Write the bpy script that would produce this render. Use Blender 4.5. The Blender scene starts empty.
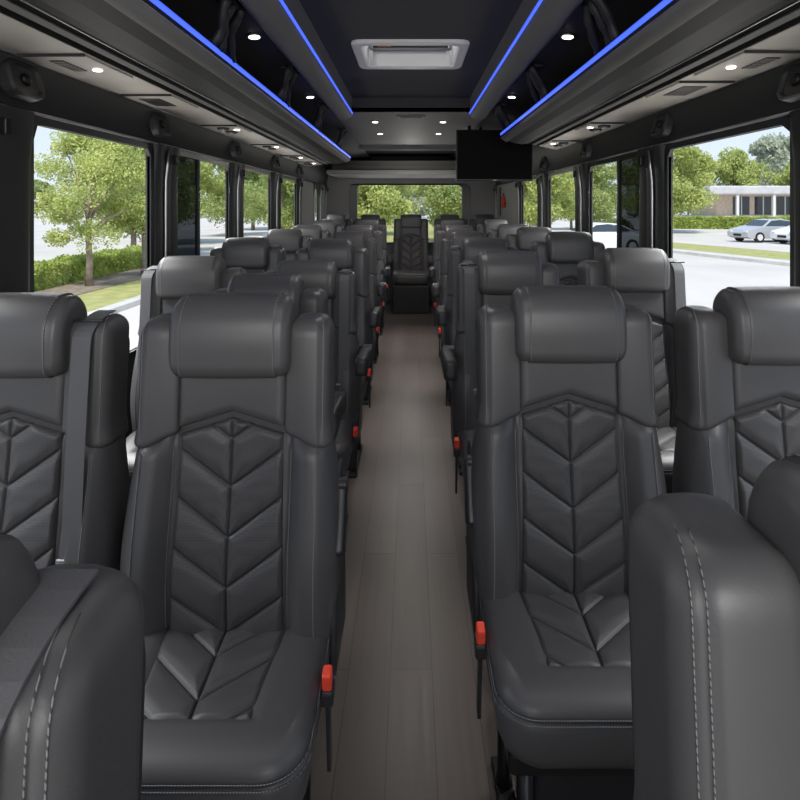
import bpy, bmesh, math, random
from mathutils import Vector, Matrix, noise
random.seed(7)
S = bpy.context.scene
COL = S.collection
CAMZ = 1.39
F = 600.0
GZ = -0.9      # outside ground level

# ------------------------------------------------------------------ materials
MATS = {}
def mat(name, col, rough=0.5, metal=0.0, noise_amt=0.0, noise_scale=40.0, bump=0.0, bump_scale=200.0,
        emit=None, estr=0.0, spec=0.5, coat=0.0, sheen=0.0):
    m = bpy.data.materials.new(name); m.use_nodes = True
    nt = m.node_tree; b = nt.nodes['Principled BSDF']
    b.inputs['Base Color'].default_value = (*col, 1)
    b.inputs['Roughness'].default_value = rough
    b.inputs['Metallic'].default_value = metal
    b.inputs['Specular IOR Level'].default_value = spec
    if coat: b.inputs['Coat Weight'].default_value = coat
    if sheen: b.inputs['Sheen Weight'].default_value = sheen
    if emit:
        b.inputs['Emission Color'].default_value = (*emit, 1)
        b.inputs['Emission Strength'].default_value = estr
    tc = nt.nodes.new('ShaderNodeTexCoord')
    if noise_amt:
        n = nt.nodes.new('ShaderNodeTexNoise'); n.inputs['Scale'].default_value = noise_scale
        n.inputs['Detail'].default_value = 4
        r = nt.nodes.new('ShaderNodeMapRange')
        r.inputs['To Min'].default_value = 1 - noise_amt; r.inputs['To Max'].default_value = 1 + noise_amt
        mx = nt.nodes.new('ShaderNodeVectorMath'); mx.operation = 'SCALE'
        mx.inputs[0].default_value = col
        nt.links.new(tc.outputs['Object'], n.inputs['Vector'])
        nt.links.new(n.outputs['Fac'], r.inputs['Value'])
        nt.links.new(r.outputs['Result'], mx.inputs['Scale'])
        nt.links.new(mx.outputs['Vector'], b.inputs['Base Color'])
    if bump:
        n2 = nt.nodes.new('ShaderNodeTexNoise'); n2.inputs['Scale'].default_value = bump_scale
        n2.inputs['Detail'].default_value = 3
        bp = nt.nodes.new('ShaderNodeBump'); bp.inputs['Strength'].default_value = bump
        bp.inputs['Distance'].default_value = 0.0005
        nt.links.new(tc.outputs['Object'], n2.inputs['Vector'])
        nt.links.new(n2.outputs['Fac'], bp.inputs['Height'])
        nt.links.new(bp.outputs['Normal'], b.inputs['Normal'])
    MATS[name] = m
    return m

leather = mat('leather', (0.066, 0.063, 0.064), 0.44, bump=0.35, bump_scale=350, noise_amt=0.06, noise_scale=6)
def perforated():
    m = mat('leather_perforated', (0.062, 0.059, 0.060), 0.5)
    nt = m.node_tree; b = nt.nodes['Principled BSDF']
    tc = nt.nodes.new('ShaderNodeTexCoord')
    v = nt.nodes.new('ShaderNodeTexVoronoi'); v.inputs['Scale'].default_value = 190
    v.inputs['Randomness'].default_value = 0.0
    r = nt.nodes.new('ShaderNodeMapRange'); r.inputs['From Min'].default_value = 0.25; r.inputs['From Max'].default_value = 0.4
    r.inputs['To Min'].default_value = 0.55; r.inputs['To Max'].default_value = 1.0
    mx = nt.nodes.new('ShaderNodeVectorMath'); mx.operation = 'SCALE'; mx.inputs[0].default_value = (0.062, 0.059, 0.060)
    nt.links.new(tc.outputs['Object'], v.inputs['Vector'])
    nt.links.new(v.outputs['Distance'], r.inputs['Value'])
    nt.links.new(r.outputs['Result'], mx.inputs['Scale'])
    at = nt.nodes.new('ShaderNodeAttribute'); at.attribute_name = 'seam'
    r3 = nt.nodes.new('ShaderNodeMapRange'); r3.inputs['To Min'].default_value = 1.0; r3.inputs['To Max'].default_value = 0.25  # groove shade painted into the leather colour along the seams
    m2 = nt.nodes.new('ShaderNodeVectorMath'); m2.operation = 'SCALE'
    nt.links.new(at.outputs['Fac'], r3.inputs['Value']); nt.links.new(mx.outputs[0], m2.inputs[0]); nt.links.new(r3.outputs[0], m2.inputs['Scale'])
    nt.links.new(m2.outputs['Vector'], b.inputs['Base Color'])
    return m
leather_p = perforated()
thread = mat('thread', (0.20, 0.20, 0.21), 0.8)
thread_far = mat('thread_light', (0.15, 0.15, 0.155), 0.8)
def dashed(th):
    nt = th.node_tree; b = nt.nodes['Principled BSDF']
    tc = nt.nodes.new('ShaderNodeTexCoord')
    s = nt.nodes.new('ShaderNodeSeparateXYZ'); ad = nt.nodes.new('ShaderNodeMath'); ad.operation = 'ADD'
    ml = nt.nodes.new('ShaderNodeMath'); ml.operation = 'MULTIPLY'; ml.inputs[1].default_value = 190
    fr = nt.nodes.new('ShaderNodeMath'); fr.operation = 'FRACT'
    gt = nt.nodes.new('ShaderNodeMath'); gt.operation = 'GREATER_THAN'; gt.inputs[1].default_value = 0.36
    mx = nt.nodes.new('ShaderNodeMix'); mx.data_type = 'RGBA'
    mx.inputs['A'].default_value = (0.04, 0.04, 0.042, 1); mx.inputs['B'].default_value = (0.17, 0.17, 0.18, 1)
    nt.links.new(tc.outputs['Object'], s.inputs[0]); nt.links.new(s.outputs['X'], ad.inputs[0]); nt.links.new(s.outputs['Z'], ad.inputs[1])
    nt.links.new(ad.outputs[0], ml.inputs[0]); nt.links.new(ml.outputs[0], fr.inputs[0]); nt.links.new(fr.outputs[0], gt.inputs[0])
    nt.links.new(gt.outputs[0], mx.inputs['Factor']); nt.links.new(mx.outputs['Result'], b.inputs['Base Color'])
dashed(thread)
webbing = mat('belt_webbing', (0.085, 0.085, 0.09), 0.7, bump=0.5, bump_scale=500)
black_plastic = mat('black_plastic', (0.022, 0.022, 0.024), 0.42, bump=0.2, bump_scale=300)
shell_plastic = mat('shell_plastic', (0.030, 0.030, 0.033), 0.5, bump=0.2, bump_scale=300)
red_plastic = mat('red_plastic', (0.75, 0.06, 0.03), 0.35)
satin = mat('satin_metal', (0.45, 0.45, 0.46), 0.3, 1.0)
bright_metal = mat('bright_metal', (0.7, 0.7, 0.7), 0.25, 1.0)
black_metal = mat('black_metal', (0.02, 0.02, 0.021), 0.4, 0.6)
frame_black = mat('frame_black', (0.012, 0.012, 0.013), 0.35)
pillar_mat = mat('pillar_vinyl', (0.024, 0.023, 0.023), 0.5, spec=0.35, noise_amt=0.1, noise_scale=8)
wall_mat = mat('wall_vinyl', (0.034, 0.033, 0.0325), 0.55, spec=0.4, bump=0.3, bump_scale=250)
rear_mat = mat('rear_panel', (0.27, 0.26, 0.25), 0.6, bump=0.3, bump_scale=200, noise_amt=0.08, noise_scale=3)
ceil_mat = mat('ceiling_fabric', (0.036, 0.0355, 0.037), 0.8, bump=0.5, bump_scale=500, noise_amt=0.06, noise_scale=20)
cove_mat = mat('cove_grey', (0.125, 0.122, 0.12), 0.62)
rack_mat = mat('rack_plastic', (0.011, 0.0105, 0.0105), 0.55, spec=0.28, bump=0.15, bump_scale=200, noise_amt=0.1, noise_scale=4)
under_mat = mat('rack_underside', (0.58, 0.545, 0.50), 0.42, 0.0, noise_amt=0.12, noise_scale=5)
strap_mat = mat('strap_fabric', (0.010, 0.010, 0.012), 0.6)
led_mat = mat('led_blue', (0.02, 0.03, 0.3), 0.4, emit=(0.05, 0.11, 1.0), estr=1.7)
lamp_mat = mat('lamp_glow', (0.9, 0.85, 0.8), 0.3, emit=(1.0, 0.88, 0.75), estr=6.0)
white_plastic = mat('white_plastic', (0.62, 0.62, 0.61), 0.4)
well_mat = mat('hatch_well', (0.34, 0.34, 0.34), 0.35)
screen_mat = mat('screen', (0.004, 0.004, 0.0045), 0.6, spec=0.08)

def glass_mat(name, tint, gloss=0.07, dark=0.0):
    m = bpy.data.materials.new(name); m.use_nodes = True
    nt = m.node_tree; nt.nodes.clear()
    o = nt.nodes.new('ShaderNodeOutputMaterial'); t = nt.nodes.new('ShaderNodeBsdfTransparent')
    t.inputs['Color'].default_value = (*tint, 1)
    g = nt.nodes.new('ShaderNodeBsdfGlossy'); g.inputs['Roughness'].default_value = 0.0
    g.inputs['Color'].default_value = (0.8, 0.85, 0.9, 1)
    mx = nt.nodes.new('ShaderNodeMixShader'); mx.inputs[0].default_value = gloss
    nt.links.new(t.outputs[0], mx.inputs[1]); nt.links.new(g.outputs[0], mx.inputs[2])
    nt.links.new(mx.outputs[0], o.inputs[0])
    return m
glass = glass_mat('window_glass', (0.97, 0.98, 0.97), 0.025)
hatch_lens = glass_mat('hatch_lens', (0.55, 0.55, 0.56), 0.03)
dark_glass = glass_mat('tinted_glass', (0.05, 0.055, 0.06), 0.06)
car_glass = mat('car_glass', (0.04, 0.05, 0.06), 0.1)

def floor_material():
    m = bpy.data.materials.new('floor_planks'); m.use_nodes = True
    nt = m.node_tree; b = nt.nodes['Principled BSDF']
    tc = nt.nodes.new('ShaderNodeTexCoord')
    mp = nt.nodes.new('ShaderNodeMapping'); mp.inputs['Rotation'].default_value = (0, 0, math.radians(90))
    mp.inputs['Location'].default_value = (0, 0.062, 0)
    br = nt.nodes.new('ShaderNodeTexBrick'); br.inputs['Scale'].default_value = 1.0
    br.inputs['Brick Width'].default_value = 1.2; br.inputs['Row Height'].default_value = 0.125
    br.inputs['Mortar Size'].default_value = 0.0016; br.inputs['Mortar Smooth'].default_value = 0.3
    br.inputs['Color1'].default_value = (0.050, 0.038, 0.033, 1); br.inputs['Color2'].default_value = (0.070, 0.055, 0.048, 1)
    br.inputs['Mortar'].default_value = (0.016, 0.013, 0.012, 1)
    nt.links.new(tc.outputs['Object'], mp.inputs[0]); nt.links.new(mp.outputs[0], br.inputs[0])
    mp2 = nt.nodes.new('ShaderNodeMapping'); mp2.inputs['Scale'].default_value = (60, 2.0, 1)
    n = nt.nodes.new('ShaderNodeTexNoise'); n.inputs['Scale'].default_value = 1.0; n.inputs['Detail'].default_value = 6
    nt.links.new(tc.outputs['Object'], mp2.inputs[0]); nt.links.new(mp2.outputs[0], n.inputs[0])
    r = nt.nodes.new('ShaderNodeMapRange'); r.inputs['To Min'].default_value = 0.65; r.inputs['To Max'].default_value = 1.35
    nt.links.new(n.outputs['Fac'], r.inputs['Value'])
    mx = nt.nodes.new('ShaderNodeVectorMath'); mx.operation = 'SCALE'
    nt.links.new(br.outputs['Color'], mx.inputs[0]); nt.links.new(r.outputs[0], mx.inputs['Scale'])
    nt.links.new(mx.outputs[0], b.inputs['Base Color'])
    r2 = nt.nodes.new('ShaderNodeMapRange'); r2.inputs['To Min'].default_value = 0.26; r2.inputs['To Max'].default_value = 0.44
    nt.links.new(n.outputs['Fac'], r2.inputs['Value']); nt.links.new(r2.outputs[0], b.inputs['Roughness'])
    bp = nt.nodes.new('ShaderNodeBump'); bp.inputs['Strength'].default_value = 0.25; bp.inputs['Distance'].default_value = 0.001
    nt.links.new(n.outputs['Fac'], bp.inputs['Height']); nt.links.new(bp.outputs[0], b.inputs['Normal'])
    return m
floor_mat = floor_material()

# ------------------------------------------------------------------ mesh helpers
def mesh_of(name, V, Fc, m, smooth=True):
    me = bpy.data.meshes.new(name)
    me.from_pydata([tuple(v) for v in V], [], [tuple(f) for f in Fc])
    me.materials.append(m)
    if smooth:
        me.polygons.foreach_set('use_smooth', [True] * len(me.polygons))
    me.validate(); me.update()
    bm = bmesh.new(); bm.from_mesh(me); bmesh.ops.recalc_face_normals(bm, faces=bm.faces); bm.to_mesh(me); bm.free()
    return me
def link(name, me, parent=None, loc=(0, 0, 0), rot=(0, 0, 0), label=None):
    o = bpy.data.objects.new(name, me); COL.objects.link(o)
    o.location = loc; o.rotation_euler = rot
    if parent: o.parent = parent
    if label: o['label'] = label
    return o
def thing(name, label, cat, loc=(0, 0, 0), rotz=0, group=None, scale=None):
    o = bpy.data.objects.new(name, None); COL.objects.link(o)
    o.empty_display_size = 0.1
    o.location = loc; o.rotation_euler = (0, 0, rotz)
    if scale: o.scale = scale
    o['label'] = label; o['category'] = cat
    if group: o['group'] = group
    return o
def tag(o, label, cat, group=None, kind=None):
    o['label'] = label; o['category'] = cat
    if group: o['group'] = group
    if kind: o['kind'] = kind
    return o
def struct(o):
    o['kind'] = 'structure'; return o
class MB:
    def __init__(s): s.V = []; s.F = []
    def add(s, V, Fc):
        n = len(s.V); s.V += [tuple(v) for v in V]; s.F += [tuple(i + n for i in f) for f in Fc]
    def box(s, x0, x1, y0, y1, z0, z1, bev=0.0):
        x0, x1 = min(x0, x1), max(x0, x1); y0, y1 = min(y0, y1), max(y0, y1); z0, z1 = min(z0, z1), max(z0, z1)
        bm = bmesh.new()
        bmesh.ops.create_cube(bm, size=1.0)
        for v in bm.verts:
            v.co = Vector(((x0 + x1) / 2 + v.co.x * (x1 - x0), (y0 + y1) / 2 + v.co.y * (y1 - y0), (z0 + z1) / 2 + v.co.z * (z1 - z0)))
        if bev > 0:
            bev = min(bev, 0.45 * min(x1 - x0, y1 - y0, z1 - z0))
            bmesh.ops.bevel(bm, geom=bm.edges[:], offset=bev, segments=2, affect='EDGES', profile=0.5)
        bm.verts.index_update()
        s.add([v.co.copy() for v in bm.verts], [[v.index for v in f.verts] for f in bm.faces]); bm.free()
    def tube(s, pts, r, n=8, cap=True):
        pts = [Vector(p) for p in pts]; rings = []
        rr = r if isinstance(r, (list, tuple)) else [r] * len(pts)
        up = None
        for i, p in enumerate(pts):
            d = (pts[min(i + 1, len(pts) - 1)] - pts[max(i - 1, 0)]).normalized()
            if up is None: up = Vector((0, 0, 1)) if abs(d.z) < 0.9 else Vector((1, 0, 0))
            a = (up - d * up.dot(d)).normalized(); up = a; b = d.cross(a)
            rings.append([p + (a * math.cos(2 * math.pi * k / n) + b * math.sin(2 * math.pi * k / n)) * rr[i] for k in range(n)])
        V = [v for q in rings for v in q]; Fc = []
        for i in range(len(rings) - 1):
            for k in range(n):
                Fc.append((i * n + k, i * n + (k + 1) % n, (i + 1) * n + (k + 1) % n, (i + 1) * n + k))
        if cap: Fc += [tuple(range(n - 1, -1, -1)), tuple((len(rings) - 1) * n + k for k in range(n))]
        s.add(V, Fc)
    def mesh(s, name, m, smooth=False): return mesh_of(name, s.V, s.F, m, smooth)
    def build(s, name, m, parent=None, smooth=False, **k): return link(name, s.mesh(name, m, smooth), parent, **k)

def boxo(name, m, b, parent=None, bev=0.004, **k):
    q = MB(); q.box(*b, bev=bev); return q.build(name, m, parent, **k)

def rrect(hx, hy, r, n, rc=None):
    """points evenly along a rounded rectangle (centre 0) ; rc = radii for (+x+y, -x+y, -x-y, +x-y)"""
    rc = rc or (r, r, r, r)
    rc = [min(q, hx * 0.999, hy * 0.999) for q in rc]
    segs = []
    C = [(hx, hy, 1, 1, 0), (-hx, hy, -1, 1, 90), (-hx, -hy, -1, -1, 180), (hx, -hy, 1, -1, 270)]
    P = []
    for (cx, cy, sx, sy, a0), q in zip(C, rc):
        for k in range(9):
            a = math.radians(a0 + 90 * k / 8)
            P.append((cx - sx * q + q * math.cos(a), cy - sy * q + q * math.sin(a)))
    P.append(P[0])
    L = [0]
    for a, b in zip(P, P[1:]): L.append(L[-1] + math.hypot(b[0] - a[0], b[1] - a[1]))
    out = []; j = 0
    for k in range(n):
        t = L[-1] * k / n
        while L[j + 1] < t: j += 1
        u = (t - L[j]) / max(1e-9, L[j + 1] - L[j])
        out.append((P[j][0] + (P[j + 1][0] - P[j][0]) * u, P[j][1] + (P[j + 1][1] - P[j][1]) * u))
    return out
def dome(z0, z1, r0, r1, n, extra=()):
    """levels (z, inset) from z0 to z1 rounded with r0 at the bottom and r1 at the top"""
    L = []
    for k in range(7):
        a = math.pi / 2 * k / 6
        L.append((z0 + r0 * (1 - math.sin(a)), r0 * (1 - math.cos(a)))) if False else L.append((z0 + r0 * (1 - math.cos(a)), r0 * (1 - math.sin(a))))
    for k in range(1, n): L.append((z0 + r0 + (z1 - r1 - z0 - r0) * k / n, 0.0))
    for k in range(7):
        a = math.pi / 2 * k / 6
        L.append((z1 - r1 * (1 - math.sin(a)), r1 * (1 - math.cos(a))))
    return L
def sloft(levels, section, n, axis='z', disp=None, grid_cap=False):
    """levels: (t, inset); section(t, inset, n) -> n points (a, b). axis = direction of t"""
    V = []; Fc = []
    for (t, ins) in levels:
        for (a, b) in section(t, ins, n):
            V.append({'z': (a, b, t), 'x': (t, a, b), 'y': (a, t, b)}[axis])
    m = len(levels)
    for i in range(m - 1):
        for k in range(n):
            Fc.append((i * n + k, i * n + (k + 1) % n, (i + 1) * n + (k + 1) % n, (i + 1) * n + k))
    for i, rev in ((0, True), (m - 1, False)):
        base = i * n; prev = list(range(base, base + n))
        c = [sum(V[j][q] for j in prev) / n for q in range(3)]
        for sc in (0.8, 0.5, 0.2):
            cur = []
            for j in range(base, base + n):
                V.append(tuple(c[q] + (V[j][q] - c[q]) * sc for q in range(3))); cur.append(len(V) - 1)
            for k in range(n): Fc.append((prev[k], prev[(k + 1) % n], cur[(k + 1) % n], cur[k]))
            prev = cur
        V.append(tuple(c)); ci = len(V) - 1
        for k in range(n): Fc.append((prev[k], prev[(k + 1) % n], ci))
    if disp: V = [disp(*v) for v in V]
    return V, Fc
def g(d, w): return math.exp(-(d / w) ** 2)
def ss(a, b, x):
    t = max(0.0, min(1.0, (x - a) / (b - a))); return t * t * (3 - 2 * t)

# ------------------------------------------------------------------ the seat
TILT = 0.085
def lean(x, y, z): return (x, y + (z - 1.12) * TILT, z)
def WL(z):   # half width of the lower back
    return 0.204 + 0.028 * math.sin(math.pi * max(0, min(1, (0.90 - z) / 0.50))) ** 0.8
def y_back(x, z):
    """front surface offset of the backrest (negative = towards the sitter)"""
    ax = abs(x)
    bol = ss(0.115, 0.165, ax) * (1 - 0.6 * ss(0.185, 0.225, ax))
    amp = 0.038 * ss(0.91, 0.86, z) * (0.6 + 0.4 * math.sin(math.pi * max(0, min(1, (z - 0.44) / 0.5))))
    y = -amp * bol
    y += -0.022 * math.exp(-((z - 0.62) / 0.14) ** 2)
    y += 0.008 * g(ax - 0.122, 0.006)
    return y
ICB, ICT = 0.47, 0.905   # insert bottom / top at the sides
def insert_hw(z): return 0.114 + 0.008 * ss(0.9, 0.5, z)

def mesh_backrest():
    lv = dome(0.455, 1.125, 0.02, 0.03, 64)
    def sec(z, ins, n):
        w = (WL(z) if z < 0.9 else 0.205) - ins
        pts = rrect(w, 0.050 - ins, 0.040, n)
        return [(a, b + 0.036) for a, b in pts]
    def disp(x, y, z):
        if y < 0.03: y += y_back(x, z) * ss(0.03, 0.0, y)
        if y < 0.05:
            y += 0.006 * g(z - 0.895 - 0.035 * max(0, 1 - abs(x) / 0.12), 0.005) * (1 if abs(x) < .13 else 0)
        return lean(x, y, z)
    V, Fc = sloft(lv, sec, 150, 'z', disp)
    return mesh_of('backrest', V, Fc, leather)
def mesh_wing(s):
    """shoulder bolster, s = +1 right / -1 left"""
    lv = dome(0.872, 1.146, 0.014, 0.036, 34)
    def sec(z, ins, n):
        bot = ss(0.93, 0.872, z)
        x0 = 0.114; x1 = 0.208 + 0.008 * bot
        hx = (x1 - x0) / 2; cx = (x0 + x1) / 2
        # slanted inner lower corner follows the peaked seam
        pts = rrect(hx - ins * 0.8, 0.060 - ins * 0.8, 0.034, n, (0.03, 0.02, 0.008, 0.030))
        return [(cx + a, b + 0.028) for a, b in pts]
    def disp(x, y, z):
        front = ss(0.03, -0.02, y)
        y += -0.007 * front * math.sin(math.pi * max(0, min(1, (x - 0.114) / 0.105)))
        y += 0.004 * g(x - 0.1908, 0.0024) * front
        # bottom edge rises toward the centre panel
        z2 = z + (0.030 * ss(0.20, 0.114, x)) * ss(1.0, 0.875, z)
        x, y, z = lean(x, y, z2)
        return (s * x, y, z)
    V, Fc = sloft(lv, sec, 90, 'z', disp)
    return mesh_of('shoulder_bolster', V, Fc, leather)
def mesh_upper_panel():
    V = []; Fc = []; nx, nz = 40, 30
    for j in range(nz + 1):
        for i in range(nx + 1):
            u = -1 + 2 * i / nx; v = j / nz
            x = u * 0.119
            zb = 0.905 + 0.036 * (1 - abs(u)) + 0.006
            z = zb + (1.10 - zb) * v
            e = min((1 - abs(u)) * 0.119, (z - zb) * 1.0, 0.03)
            y = -0.024 - 0.008 * ss(0, 0.02, e) + 0.012 * (1 - ss(0, 0.004, e))
            V.append(lean(x, y, z))
    for j in range(nz):
        for i in range(nx):
            a = j * (nx + 1) + i; Fc.append((a, a + 1, a + nx + 2, a + nx + 1))
    return mesh_of('upper_panel', V, Fc, leather)
def seam_shade_attr(me, vals):
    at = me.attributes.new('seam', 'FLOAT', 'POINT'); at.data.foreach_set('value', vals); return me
def chevron(x, q, pitch, slope, d_half):
    """relief depth 0..1 (1 = deep in a seam) for V shaped seams"""
    ph = (q - slope * abs(x)) / pitch
    d = abs(ph - round(ph)) * pitch / math.sqrt(1 + slope * slope)
    dc = abs(x)
    return d, dc
def mesh_insert():
    V = []; Fc = []; nx, nz = 120, 210; seam_shade = []
    for j in range(nz + 1):
        for i in range(nx + 1):
            u = -1 + 2 * i / nx; v = j / nz
            zt = ICT + 0.036 * (1 - abs(u)) - 0.002
            z = ICB + (zt - ICB) * v
            x = u * insert_hw(z)
            base = y_back(0, z) - 0.027
            d, dc = chevron(x, z - 0.50, 0.098, 0.70, 0)
            mn = min(d, dc); puff = 0.006 * (1 - math.exp(-(mn / 0.014) ** 2)) + 0.005 * (1 - g(mn, 0.0028)); seam_shade.append(g(mn, 0.0022))
            e = min((1 - abs(u)) * insert_hw(z), zt - z, z - ICB + 0.01)
            y = base + 0.011 - puff * ss(0, 0.014, e) + 0.016 * (1 - ss(0, 0.006, e))
            V.append(lean(x, y, z))
    for j in range(nz):
        for i in range(nx):
            a = j * (nx + 1) + i; Fc.append((a, a + 1, a + nx + 2, a + nx + 1))
    return seam_shade_attr(mesh_of('quilted_insert', V, Fc, leather_p), seam_shade)
def mesh_headrest():
    hw = 0.127
    L = []
    r = 0.030
    for k in range(8):
        a = math.pi / 2 * k / 7; L.append((-hw + r * (1 - math.cos(a)), r * (1 - math.sin(a))))
    for k in range(1, 44): L.append((-hw + r + (2 * hw - 2 * r) * k / 44, 0))
    for k in range(8):
        a = math.pi / 2 * k / 7; L.append((hw - r * (1 - math.sin(a)), r * (1 - math.cos(a))))
    def sec(t, ins, n):
        ins2 = ins * 0.75
        # crowned front-back profile
        pts = rrect(0.062 - ins2, 0.0845 - ins2, 0.05, n, (0.055, 0.058, 0.030, 0.025))
        return pts     # a -> y, b -> z
    def disp(x, y, z):
        ax = abs(x)
        # seams near both ends
        k = 0.0042 * g(ax - 0.104, 0.0028)
        l = math.hypot(y, z) or 1
        y -= k * y / l * 1.0; z -= k * z / l
        crown = 0.010 * (1 - (x / 0.131) ** 2)
        if y < 0: y -= crown * 0.8
        if z > 0: z += crown * 0.35 * ss(0, 0.08, z)
        y += -0.006 * math.exp(-((z) / 0.05) ** 2) * (y < 0)
        return lean(x, y - 0.012, z + 1.113)
    V, Fc = sloft(L, sec, 84, 'x', disp)
    return mesh_of('headrest', V, Fc, leather)
CF = -0.385  # cushion front
def mesh_cushion():
    n = 150
    hx, yc, hy = 0.214, (CF + 0.0) / 2 + 0.01, (0.0 - CF) / 2
    lv = [(0.352, 0.060), (0.350, 0.045), (0.356, 0.028), (0.370, 0.016), (0.390, 0.008), (0.415, 0.003), (0.440, 0.0), (0.455, 0.0), (0.462, 0.0015), (0.4655, 0.006), (0.469, 0.002), (0.478, 0.003), (0.488, 0.008), (0.496, 0.018), (0.501, 0.032), (0.503, 0.05)]
    V = []; Fc = []
    def outline(ins): return [(a, b + yc) for a, b in rrect(hx - ins, hy - ins, 0.06, n, (0.02, 0.02, max(0.02, 0.075 - ins * .5), max(0.02, 0.075 - ins * .5)))]
    for z, ins in lv: V += [(a, b, z) for a, b in outline(ins)]
    m = len(lv)
    for i in range(m - 1):
        for k in range(n): Fc.append((i * n + k, i * n + (k + 1) % n, (i + 1) * n + (k + 1) % n, (i + 1) * n + k))
    last = list(range((m - 1) * n, m * n)); ring0 = [V[j] for j in last]; prev = last
    for sc in [0.93, 0.86, 0.79, 0.7, 0.6, 0.45, 0.3, 0.15]:
        cur = []
        for p in ring0:
            V.append((p[0] * sc, yc + (p[1] - yc) * sc, 0.503)); cur.append(len(V) - 1)
        for k in range(n): Fc.append((prev[k], prev[(k + 1) % n], cur[(k + 1) % n], cur[k]))
        prev = cur
    V.append((0, yc, 0.503)); 
    for k in range(n): Fc.append((prev[k], prev[(k + 1) % n], len(V) - 1))
    b = list(range(n)); V.append((0, yc, 0.352))
    for k in range(n): Fc.append((b[k], b[(k + 1) % n], len(V) - 1))
    out = []
    for x, y, z in V:
        if z > 0.46:
            z += 0.012 * ss(-0.33, -0.05, y) - 0.006 * ss(-0.30, CF, y)
            # recess for the insert
            fw = 0.108 + 0.022 * ss(-0.29, 0.0, y)
            ins = ss(0.008, -0.012, max(abs(x) - fw, -0.285 - y))
            z -= 0.016 * ins * (1 if z > 0.49 else 0)
        out.append((x, y, z))
    return mesh_of('seat_cushion', out, Fc, leather)
def mesh_cushion_insert():
    V = []; Fc = []; nx, ny = 110, 140; seam_shade = []
    for j in range(ny + 1):
        for i in range(nx + 1):
            u = -1 + 2 * i / nx; v = j / ny
            y = -0.292 + v * 0.292
            x = u * (0.111 + 0.022 * ss(-0.29, 0.0, y))
            d, dc = chevron(x, y + 0.05, 0.098, 0.85, 0)
            mn = min(d, dc)
            puff = 0.005 * (1 - math.exp(-(mn / 0.014) ** 2)) + 0.005 * (1 - g(mn, 0.0028)); seam_shade.append(g(mn, 0.0022))
            e = min((1 - abs(u)) * 0.12, y + 0.292 + 0.0)
            z = 0.492 + 0.012 * ss(-0.33, -0.05, y) + puff * ss(0, 0.014, e) - 0.010 * (1 - ss(0, 0.006, e))
            V.append((x, y, z))
    for j in range(ny):
        for i in range(nx):
            a = j * (nx + 1) + i; Fc.append((a, a + 1, a + nx + 2, a + nx + 1))
    return seam_shade_attr(mesh_of('cushion_insert', V, Fc, leather_p), seam_shade)

def strip(mb, pts, r=0.0011): mb.tube(pts, r, 5)
def corner(x):   # how far the rounded outer corner falls back at x
    d = max(0.0, x - (0.208 - 0.030)); return 0.030 - math.sqrt(max(0, 0.030 ** 2 - d * d))
def mesh_wing_stitch(s, xo, r=0.0012, m=None):
    mb = MB(); P = []
    for k in range(50):
        t = k / 49
        if t < 0.8:
            z = 0.885 + (1.112 - 0.885) * t / 0.8
            x = xo; y = -0.0323 - 0.007 * math.sin(math.pi * (x - 0.114) / 0.105) + corner(xo)
        else:
            a = (t - 0.8) / 0.2 * math.pi / 2
            z = 1.112 + 0.0345 * math.sin(a); x = xo - 0.008 * (1 - math.cos(a))
            y = -0.0323 - 0.007 * math.sin(math.pi * (xo - 0.114) / 0.105) + corner(xo) + 0.050 * (1 - math.cos(a)) * 0.85
        p = lean(x, y, z); P.append((s * p[0], p[1], p[2]))
    mb.tube(P, r, 5)
    return mb.mesh('stitching', m or thread_far, True)
def mesh_body_stitch(s, xo):
    mb = MB(); P = []
    for k in range(40):
        z = 0.50 + (0.868 - 0.50) * k / 39
        P.append(lean(s * xo, -0.0148 + y_back(xo, z), z))
    mb.tube(P, 0.0011, 5); return mb.mesh('stitching', thread_far, True)
def mesh_cushion_stitch(z, ins):
    yc, hy = CF / 2 + 0.01, -CF / 2
    P = [(a, b + yc) for a, b in rrect(0.214 - ins, hy - ins, 0.06, 160, (0.02, 0.02, 0.073, 0.073))]
    P = [p for p in P if p[1] < -0.03]
    # order : the points run from +x rear ... sort by angle round the front
    P.sort(key=lambda p: math.atan2(p[0], -(p[1] - (-0.03))))
    mb = MB(); mb.tube([(x, y, z + (0.012 * ss(-0.33, -0.05, y) - 0.006 * ss(-0.30, CF, y) if z > .46 else 0)) for x, y in P], 0.0010, 5)
    return mb.mesh('stitching', thread, True)
def mesh_headrest_stitch(s):
    # loop of thread just inside the headrest seam, over the front and the top
    mb = MB(); P = []
    for (a, b) in rrect(0.062, 0.0845, 0.05, 84, (0.055, 0.058, 0.030, 0.025)):
        x, y, z = 0.098, a, b
        crown = 0.010 * (1 - (x / 0.131) ** 2)
        if y < 0: y -= crown * 0.8
        if z > 0: z += crown * 0.35 * ss(0, 0.08, z)
        y += -0.006 * math.exp(-((z) / 0.05) ** 2) * (y < 0)
        q = lean(x, y - 0.012, z + 1.113); P.append((s * q[0], q[1], q[2]))
    mb.tube(P + [P[0]], 0.0011, 5, False)
    return mb.mesh('stitching', thread, True)
def mesh_back_shell():
    lv = dome(0.42, 1.11, 0.02, 0.04, 10)
    def sec(z, ins, n): return [(a, b + 0.088) for a, b in rrect(0.200 - ins, 0.018 - ins * .4, 0.018, n)]
    V, Fc = sloft(lv, sec, 48, 'z', lambda x, y, z: lean(x, y, z))
    return mesh_of('back_shell', V, Fc, shell_plastic)
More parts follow.
